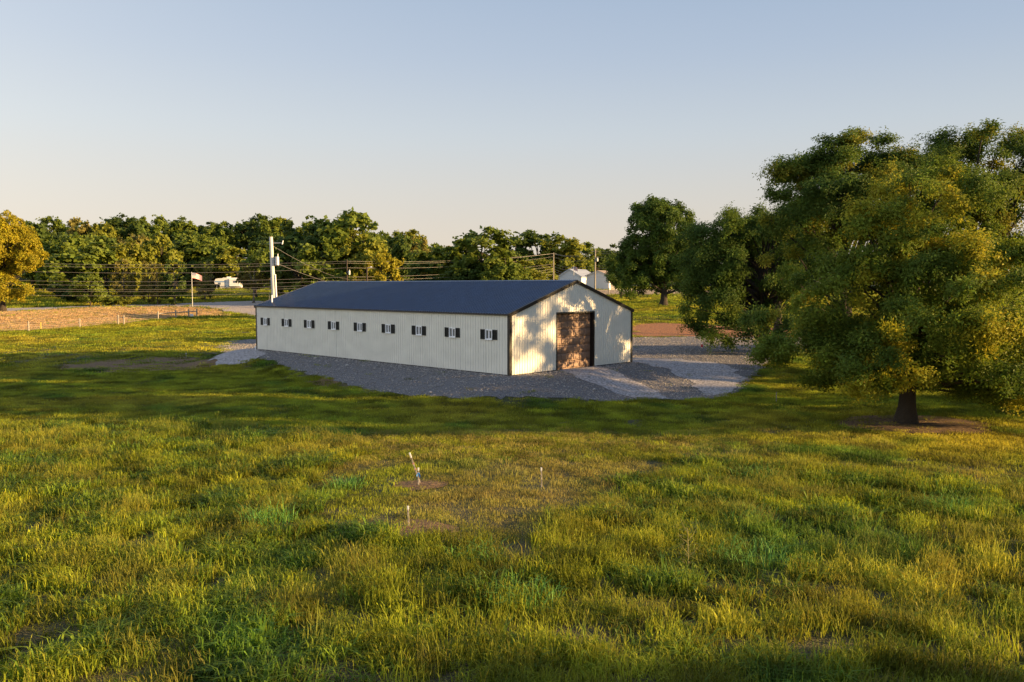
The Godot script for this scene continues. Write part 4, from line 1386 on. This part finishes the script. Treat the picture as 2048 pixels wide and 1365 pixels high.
func build_trees() -> void:
	var spray := sprig(12, 0.17, 0.09, 0.34, 31)
	var spray_far := sprig(10, 0.34, 0.20, 0.6, 32, 0.1)
	var g0 := Color(0.072, 0.128, 0.024); var g1 := Color(0.145, 0.215, 0.030); var y := Color(0.27, 0.28, 0.03)
	near_tree("shade_tree", "nearest broad tree with thick trunk and golden right side", on_ground(18.1, -37.6),
		[[Vector3(0.4, 6.4, 0), Vector3(3.0, 3.2, 3.2)], [Vector3(0.6, 9.4, 1.2), Vector3(2.9, 2.6, 3.2)], [Vector3(-1.6, 8.2, 0.4), Vector3(2.4, 2.2, 2.6)], [Vector3(-2.6, 5.4, -0.4), Vector3(2.8, 2.4, 2.8)], [Vector3(3.8, 3.2, 0.6), Vector3(2.5, 2.2, 2.8)], [Vector3(2.4, 5.4, -1.2), Vector3(2.4, 2.4, 2.4)], [Vector3(-4.0, 3.2, -0.6), Vector3(2.5, 1.8, 2.5)], [Vector3(-1.0, 3.2, -2.2), Vector3(2.6, 1.6, 2.2)], [Vector3(0.4, 5.8, 4.0), Vector3(2.8, 3.1, 3.0)], [Vector3(-2.6, 3.0, 2.4), Vector3(2.3, 1.5, 2.1)], [Vector3(2.4, 2.7, 2.8), Vector3(2.5, 1.3, 2.0)], [Vector3(-0.6, 3.0, 3.0), Vector3(2.2, 1.1, 1.8)], [Vector3(2.2, 2.9, 1.4), Vector3(2.9, 1.4, 2.2)], [Vector3(4.6, 2.3, 1.0), Vector3(2.0, 1.3, 2.2)]], 370, 0.76, 68, spray, 0.80, [Color(0.10, 0.16, 0.022), Color(0.21, 0.265, 0.028), Color(0.38, 0.37, 0.032)], 9.0, 0.37, 41, "", "bark", 0.22)
	near_tree("shade_tree", "tallest dark tree left of the top, behind the nearest tree", on_ground(21.0, -52.0),
		[[Vector3(0.2, 12.4, 0), Vector3(3.9, 3.4, 3.6)], [Vector3(-2.5, 11.2, 0.6), Vector3(3.1, 2.8, 3.0)], [Vector3(3.2, 11.8, -0.4), Vector3(3.2, 3.1, 3.0)], [Vector3(-3.5, 8.0, 1.6), Vector3(2.2, 2.2, 1.8), 0.5], [Vector3(-1.0, 6.8, 0), Vector3(3.4, 2.6, 3.4), 0.14], [Vector3(2.4, 5.8, 0), Vector3(3.4, 2.6, 3.4), 0.12], [Vector3(-3.8, 3.9, 0.6), Vector3(3.4, 1.7, 3.0), 0.7]], 280, 0.98, 62, spray, 0.98, [g0, g1, y], 12.5, 0.5, 42, "", "bark", 0.3)
	near_tree("shade_tree", "tallest tree at the right edge, behind the nearest tree", on_ground(30.2, -54.0),
		[[Vector3(0.0, 13.0, 0), Vector3(3.8, 3.4, 3.6)], [Vector3(-3.0, 11.0, 0.6), Vector3(3.0, 3.6, 3.0), 0.6], [Vector3(3.4, 10.6, -0.6), Vector3(3.2, 3.6, 3.2), 0.6], [Vector3(-2.6, 6.8, 0.8), Vector3(3.8, 3.0, 3.4), 0.34], [Vector3(2.8, 6.4, 0), Vector3(3.8, 3.2, 3.6), 0.38], [Vector3(0, 3.6, 1.2), Vector3(5.4, 1.8, 3.4), 0.8]], 330, 0.98, 62, spray, 0.98, [g0, Color(0.165, 0.23, 0.028), y], 13.0, 0.55, 43, "", "bark", 0.3)
	near_tree("shade_tree", "dark tree drooping over the gravel lot right of the barn", on_ground(20.2, -66.0),
		[[Vector3(-1.2, 7.4, 0), Vector3(5.0, 4.1, 4.8)], [Vector3(-4.3, 4.2, 0.4), Vector3(3.2, 2.9, 3.2)], [Vector3(-4.4, 7.6, 0.0), Vector3(3.0, 2.8, 3.0)], [Vector3(-3.4, 2.0, 0.6), Vector3(2.4, 1.3, 2.4)]], 200, 0.95, 56, spray, 1.05, [g0, g1], 8.5, 0.42, 44)
	near_tree("shade_tree", "tree with dark trunk in the gap behind the low boughs", on_ground(27.7, -86.0),
		[[Vector3(0, 9.0, 0), Vector3(5.2, 4.6, 5.0)]], 130, 1.05, 50, spray, 1.3, [g0, g1], 9.0, 0.45, 45)
	near_tree("shade_tree", "big rounded dark green tree on the lawn behind the barn", on_ground(25.3, -138.0),
		[[Vector3(-0.6, 11.0, 0), Vector3(6.4, 7.0, 5.8)], [Vector3(-4.0, 6.0, 0), Vector3(4.0, 4.0, 4.0)], [Vector3(3.6, 5.6, 0), Vector3(3.8, 3.6, 4.0)]], 230, 1.25, 28, spray_far, 1.1, [g0, Color(0.12, 0.19, 0.028)], 10.5, 0.6, 46)
	near_tree("young_tree", "small dark tree in front of the white shed's right end", on_ground(23.5, -178.0),
		[[Vector3(0, 5.9, 0), Vector3(3.0, 4.2, 3.0)]], 34, 1.3, 40, spray_far, 1.0, [g0, g1], 6.0, 0.3, 47)
	near_tree("golden_tree", "tall golden yellow tree at the left edge of the picture", on_ground(-92.7, -150.0),
		[[Vector3(-0.4, 12.6, 0), Vector3(6.6, 6.2, 6.4)], [Vector3(3.2, 10.2, 1.0), Vector3(5.0, 3.4, 4.4)], [Vector3(2.0, 4.6, 2.0), Vector3(4.4, 2.8, 4.0)]], 150, 1.15, 24, spray_far, 1.05, [Color(0.28, 0.26, 0.02), Color(0.45, 0.40, 0.026)], 12.0, 0.5, 48)
	near_tree("shade_tree", "tree outside the picture whose shade falls on the near right grass", on_ground(23.5, -8.0),
		[[Vector3(0, 3.2, 0), Vector3(3.6, 2.1, 3.0)]], 50, 1.1, 50, spray, 1.2, [g0, g1], 4.8, 0.3, 49)
	near_tree("shade_tree", "tall tree beyond the right edge of the picture, nearest the pair", on_ground(42.5, -39.8),
		[[Vector3(0, 11.5, 0), Vector3(5.6, 5.6, 5.2)], [Vector3(0, 5.5, 0), Vector3(6.0, 3.4, 5.2)]], 130, 1.3, 46, spray, 1.4, [g0, g1], 12.0, 0.5, 50)
	near_tree("shade_tree", "second tall tree beyond the right edge, farther back", on_ground(47.0, -63.0),
		[[Vector3(0, 11.0, 0), Vector3(5.6, 5.4, 5.2)], [Vector3(0, 5.5, 0), Vector3(6.0, 3.4, 5.2)]], 120, 1.3, 46, spray, 1.4, [g0, g1], 12.0, 0.5, 53)
	# sparse trees along the road, with limbs that show
	near_tree("orchard_tree", "sparse young tree with pale forked limbs left of the service pole", on_ground(-59.5, -190.0),
		[[Vector3(0, 6.4, 0), Vector3(3.2, 3.6, 3.0)]], 26, 1.0, 20, spray_far, 0.75, [Color(0.13, 0.11, 0.025), Color(0.17, 0.145, 0.03)], 6.5, 0.26, 51, "", "pale_bark", 0.9)
	near_tree("orchard_tree", "brown thinning tree with bare pale limbs behind the roof's far end", on_ground(-52.5, -204.0),
		[[Vector3(0, 6.2, 0), Vector3(4.0, 2.9, 3.4)]], 28, 1.1, 15, spray_far, 0.75, [Color(0.16, 0.10, 0.035), Color(0.22, 0.13, 0.045)], 6.0, 0.30, 52, "", "pale_bark", 1.0)
	# far trees: five shapes, copied
	var shapes: Array = []
	shapes.append(far_tree([[Vector3(0, 6.0, 0), Vector3(3.6, 3.9, 3.6)]], 42, 1.05, 46, 0.50, 61, 2.0))
	shapes.append(far_tree([[Vector3(-0.8, 6.6, 0), Vector3(2.9, 3.2, 3.2)], [Vector3(1.2, 4.4, 0.4), Vector3(2.8, 3.2, 3.0)]], 44, 1.0, 44, 0.50, 62, 1.5))
	shapes.append(far_tree([[Vector3(0.3, 7.2, 0), Vector3(2.6, 2.7, 2.6)], [Vector3(0, 4.0, 0), Vector3(3.5, 3.0, 3.5)]], 46, 0.95, 46, 0.46, 63, 1.2))
	shapes.append(far_tree([[Vector3(0.4, 5.4, -0.4), Vector3(3.3, 4.4, 3.4)], [Vector3(-1.8, 4.4, 1.0), Vector3(2.0, 3.0, 2.0)]], 46, 1.0, 44, 0.5, 64, 1.0))
	shapes.append(far_tree([[Vector3(0, 5.0, 0), Vector3(2.9, 4.8, 2.9)]], 44, 0.75, 40, 0.38, 65, 1.0, "pale_bark"))
	var tones: Array = []
	for c in [Color(0.100, 0.150, 0.028), Color(0.175, 0.230, 0.032), Color(0.26, 0.28, 0.034), Color(0.39, 0.35, 0.032), Color(0.26, 0.235, 0.055)]:
		var m := leaf_mat("far_leaf_%d" % tones.size(), 0.8)
		m.albedo_color = c.linear_to_srgb()
		tones.append(m)
	# [x, z, height, radius, tone, label]
	var row := [
		[-126.6, -230, 17.7, 8.2, 1, "green tree behind the golden tree's right shoulder"], [-152.0, -262, 20.3, 8.5, 0, "tall dark tree behind the golden tree"],
		[-113.2, -215, 15.3, 8.6, 1, "broad green tree right of the golden tree at the wood's edge"], [-117.4, -240, 17.7, 7.4, 0, "dark tree in the wood above the green roadside bush"],
		[-104.1, -225, 16.2, 5.6, 2, "yellow green tree in the wood above the roadside row"], [-99.6, -235, 17.3, 6.2, 2, "second yellow tree in the wood, right of the first"],
		[-117.0, -296, 17.2, 8.6, 1, "rounded green tree above the trailer"], [-105.5, -292, 16.6, 8.4, 1, "full green tree right of the trailer, at the wood's edge"],
		[-95.5, -288, 14.6, 7.4, 2, "light green tree left of the service pole's top"], [-70.0, -226, 13.4, 5.2, 1, "small green tree directly behind the service pole"],
		[-66.6, -234, 12.7, 5.3, 0, "dark tree just right of the service pole"], [-49.0, -192, 19.8, 8.2, 0, "tall dark tree left half of the big pair behind the roof"],
		[-39.2, -195, 20.9, 9.6, 1, "tallest broad green tree behind the roof's left half"], [-41.5, -180, 14.8, 6.0, 1, "bright green tree in front of the tallest broad tree"],
		[-32.9, -187, 15.9, 5.8, 2, "yellow green tree behind the pole with the transformer"], [-27.6, -178, 11.9, 3.8, 3, "yellow tree just right of the brown lamp pole"],
		[-31.0, -235, 16.6, 6.4, 0, "dark round tree right of the yellow tree, farther back"], [-29.3, -262, 16.4, 5.6, 4, "brownish rounded tree against the sky above the ridge"],
		[-20.2, -212, 13.5, 6.4, 1, "green tree left of the broad tree behind the ridge"], [-14.0, -200, 13.9, 7.2, 1, "green tree above the middle of the ridge"],
		[-7.3, -195, 15.8, 7.8, 1, "tall broad tree behind the right half of the ridge"], [-1.4, -190, 11.3, 5.8, 1, "lower tree at the right of the broad one, above the ridge"],
		[3.4, -203, 8.3, 5.4, 2, "light green bushy tree left of the thin pole"], [1.3, -262, 17.4, 7.0, 0, "dark far tree left of the house, against the sky"],
		[8.6, -270, 18.2, 8.2, 0, "dark domed tree against the sky behind the thin pole"], [16.3, -265, 16.8, 9.4, 2, "wide yellow green tree behind the white house"],
		[22.8, -272, 14.4, 5.6, 1, "green tree above the white shed's roof"], [28.6, -282, 13.8, 6.6, 0, "dark tree right of the shed, far back"],
		[34.8, -292, 15.1, 6.0, 0, "dark far tree beside the big rounded tree"], [42.0, -300, 14.6, 7.5, 1, "green far tree hidden mostly by the rounded tree"],
		[7.8, -222, 8.9, 4.6, 2, "small yellow green tree left of the white house"], [47.3, -150, 14.7, 4.0, 1, "green tree top between the rounded tree and the tall dark one"],
		[-10.8, -190, 9.4, 4.8, 0, "low dark tree just above the ridge, in front of the broad tree"], [-20.5, -195, 8.8, 4.3, 0, "low dark tree above the ridge, left of the broad tree"],
		[-4.4, -185, 8.1, 3.6, 1, "small green tree touching the ridge line"], [-2.0, -187, 7.9, 4.2, 1, "small tree above the ridge, right of its neighbour"]]
	rng.seed = 900
	for i in row.size():
		var q = row[i]
		var s: int = rng.randi_range(0, 3)
		copy_tree(shapes[s], "woodland_tree", q[5], on_ground(q[0], q[1]), q[2] * 1.03, q[3] * 1.08, tones[q[4]], rng.randf() * TAU, "")
	# the row by the road
	var near := [
		[-87.9, -172, 7.6, 3.5, 1, "bright green bushy tree at the left of the roadside row", 3], [-86.9, -185, 10.3, 3.3, 4, "first tall olive tree of the roadside row", 4],
		[-81.9, -186, 9.9, 2.9, 4, "second olive tree of the roadside row", 4], [-74.4, -182, 10.4, 4.2, 0, "darkest rounded tree of the roadside row", 4],
		[-73.2, -197, 10.0, 2.9, 4, "olive tree behind the flag", 4], [-57.9, -205, 9.5, 2.1, 4, "narrow columnar tree right of the service pole", 4],
		[-93.5, -182, 6.0, 3.4, 0, "dark bush at the foot of the wood by the road", 3], [-79.0, -184, 9.6, 2.9, 4, "third olive tree of the roadside row", 4]]
	for q in near:
		copy_tree(shapes[q[6]], "roadside_tree", q[5], on_ground(q[0], q[1]), q[2], q[3], tones[q[4]], rng.randf() * TAU, "")
	var low := [[-86.0, -176, 3.0, 2.6, 1, "low green bush left of the flagpole, by the road"], [-83.0, -177, 2.3, 2.2, 2, "low yellow bush beside the gravel road"], [-102.7, -190, 5.2, 3.6, 0, "dark bush below the golden tree's right side"], [-98.0, -186, 4.6, 3.4, 0, "dark thicket bush right of the golden tree"]]
	for q in low:
		var o := copy_tree(shapes[1], "roadside_bush", q[5], on_ground(q[0], q[1], -q[2] * 0.12), q[2], q[3], tones[q[4]], rng.randf() * TAU, "")
		o.set_meta("category", "bush")
	# the wooded hill
	for z in [-262.0, -285.0, -308.0, -332.0, -356.0, -380.0, -405.0]:
		var x := -310.0
		while x < -44.0:
			x += rng.randf_range(9.0, 14.0)
			var px := x + rng.randf_range(-3, 3); var pz: float = z + rng.randf_range(-9, 9)
			if absf(px / pz) > 0.70 or (pz > -288.0 and px > -112.0): continue
			var tone: int = [0, 0, 0, 1, 1, 1, 1, 2, 4, 0][rng.randi_range(0, 9)]
			copy_tree(shapes[rng.randi_range(0, 3)], "hill_tree", "tree of the dense wood covering the hill behind the road", on_ground(px, pz), rng.randf_range(13.5, 19.5), rng.randf_range(6.0, 8.6), tones[tone], rng.randf() * TAU, "trees of the wooded hill")
	for z in [-296.0, -320.0]:
		var x := -52.0
		while x < 215.0:
			x += rng.randf_range(9.0, 14.0)
			var tone: int = [0, 0, 1, 1, 0, 4][rng.randi_range(0, 5)]
			copy_tree(shapes[rng.randi_range(0, 3)], "distant_tree", "tree of the distant wood along the horizon behind the barn", on_ground(x, z + rng.randf_range(-8, 8)), rng.randf_range(11.0, 15.0), rng.randf_range(5.5, 8.0), tones[tone], rng.randf() * TAU, "trees of the distant wood")
	for s in shapes: s.free()

func _ready() -> void:
	var cam := Camera3D.new()
	cam.name = "camera"
	add_child(cam)
	cam.position = Vector3(0, 5.33, 0)
	cam.rotation = Vector3(-0.067, 0, 0)
	cam.fov = 44.94
	cam.near = 0.2
	cam.far = 4000.0
	cam.current = true
	var env := Environment.new()
	env.background_mode = Environment.BG_SKY
	env.sky = build_sky()
	env.background_energy_multiplier = 0.60
	env.sky_rotation = Vector3(0, PI, 0)
	env.tonemap_mode = Environment.TONE_MAPPER_LINEAR
	env.tonemap_exposure = 2.65
	env.sdfgi_enabled = true
	env.ssao_enabled = true
	env.ssil_enabled = true
	var we := WorldEnvironment.new()
	we.name = "world_environment"
	we.environment = env
	add_child(we)
	var sun := DirectionalLight3D.new()
	sun.name = "sun"
	sun.light_energy = 1.6
	sun.light_color = Color(1.0, 0.83, 0.58)
	sun.light_angular_distance = 0.55
	sun.shadow_enabled = true
	add_child(sun)
	sun.look_at_from_position(Vector3(0.965, 0.200, 0.165) * 100.0, Vector3.ZERO)

	noise.seed = 5; noise.frequency = 0.02; noise.fractal_octaves = 4
	fine.seed = 9; fine.frequency = 0.05; fine.fractal_octaves = 3
	control = [
	Vector3(-8.6, -1.30, -13.4), Vector3(0.0, -1.30, -13.4), Vector3(8.6, -1.30, -13.4), Vector3(-14.0, -1.20, -22.2), Vector3(0.0, -1.15, -22.0),
	Vector3(14.0, -1.20, -22.2), Vector3(-24.1, -1.20, -38.5), Vector3(-12.1, -1.10, -37.9), Vector3(0.0, -1.05, -33.9), Vector3(18.3, -1.00, -37.6),
	Vector3(23.4, -1.00, -37.3), Vector3(-36.2, -1.30, -57.9), Vector3(-28.2, -1.20, -63.9), Vector3(12.7, -1.00, -45.5), Vector3(-7.5, -1.10, -46.3),
	Vector3(-50.3, -1.35, -80.8), Vector3(-39.8, -1.25, -84.6), Vector3(-31.3, -1.10, -89.7), Vector3(-69.7, -1.30, -118.7), Vector3(-66.9, -1.25,
	-127.5), Vector3(-64.5, -1.10, -135.8), Vector3(-63.9, -0.90, -148.8), Vector3(-61.4, -0.80, -157.8), Vector3(-47.4, -0.60, -143.7), Vector3(-86.4,
	0.85, -139.2), Vector3(-81.0, 0.95, -160.3), Vector3(-66.2, 1.10, -169.8), Vector3(-60.3, 1.40, -190.1), Vector3(-135.7, 1.60, -218.9), Vector3(-92.7,
	1.60, -197.8), Vector3(-96.4, 4.00, -268.2), Vector3(-66.1, 1.90, -216.6), Vector3(11.5, 0.00, -68.5), Vector3(13.7, 0.20, -82.0), Vector3(17.5, 0.50,
	-104.7), Vector3(19.6, 1.20, -117.3), Vector3(25.1, 1.90, -137.7), Vector3(23.6, 2.50, -178.7), Vector3(27.4, 4.30, -207.7), Vector3(19.0, 0.00,
	-68.5), Vector3(26.1, 0.30, -94.2), Vector3(31.7, -0.20, -77.2), Vector3(32.9, -0.70, -52.7), Vector3(46.3, 0.00, -74.4), Vector3(72.8, 1.20, -117.3),
	Vector3(-150.0, 17.00, -350.0), Vector3(-100.0, 18.00, -380.0), Vector3(-60.0, 14.00, -420.0), Vector3(-10.0, 8.00, -400.0), Vector3(100.0, 8.00,
	-400.0), Vector3(0.0, 8.00, -800.0), Vector3(-300.0, 18.00, -700.0), Vector3(300.0, 8.00, -800.0), Vector3(-200.0, 6.00, -260.0), Vector3(-40.0, 4.00,
	-260.0), Vector3(40.0, 4.60, -270.0), Vector3(160.0, 3.50, -250.0), Vector3(80.0, 0.80, -120.0), Vector3(-120.0, -0.20, -120.0), Vector3(-40.0, -1.20,
	-40.0), Vector3(40.0, -1.20, -20.0), Vector3(-40.0, -1.30, -10.0), Vector3(0.0, -1.30, 20.0)]
	make_materials()
	build_ground()
	build_sheets()
	build_barn()
	build_trees()
	build_houses()
	build_poles()
	build_fences()
	build_stakes()
	build_flag(-67.0, -173.0, 7.2, "thin flagpole beside the gravel road", "striped flag with starred blue canton at the top of the pole by the road", 2.2, 0.6)
	build_flag(16.9, -226.0, 6.6, "flagpole before the white house, over the barn's peak", "small flag hanging before the white house", 1.9, -1.0)
	build_trailer()
	build_weeds()
	build_stones()
	build_grass()
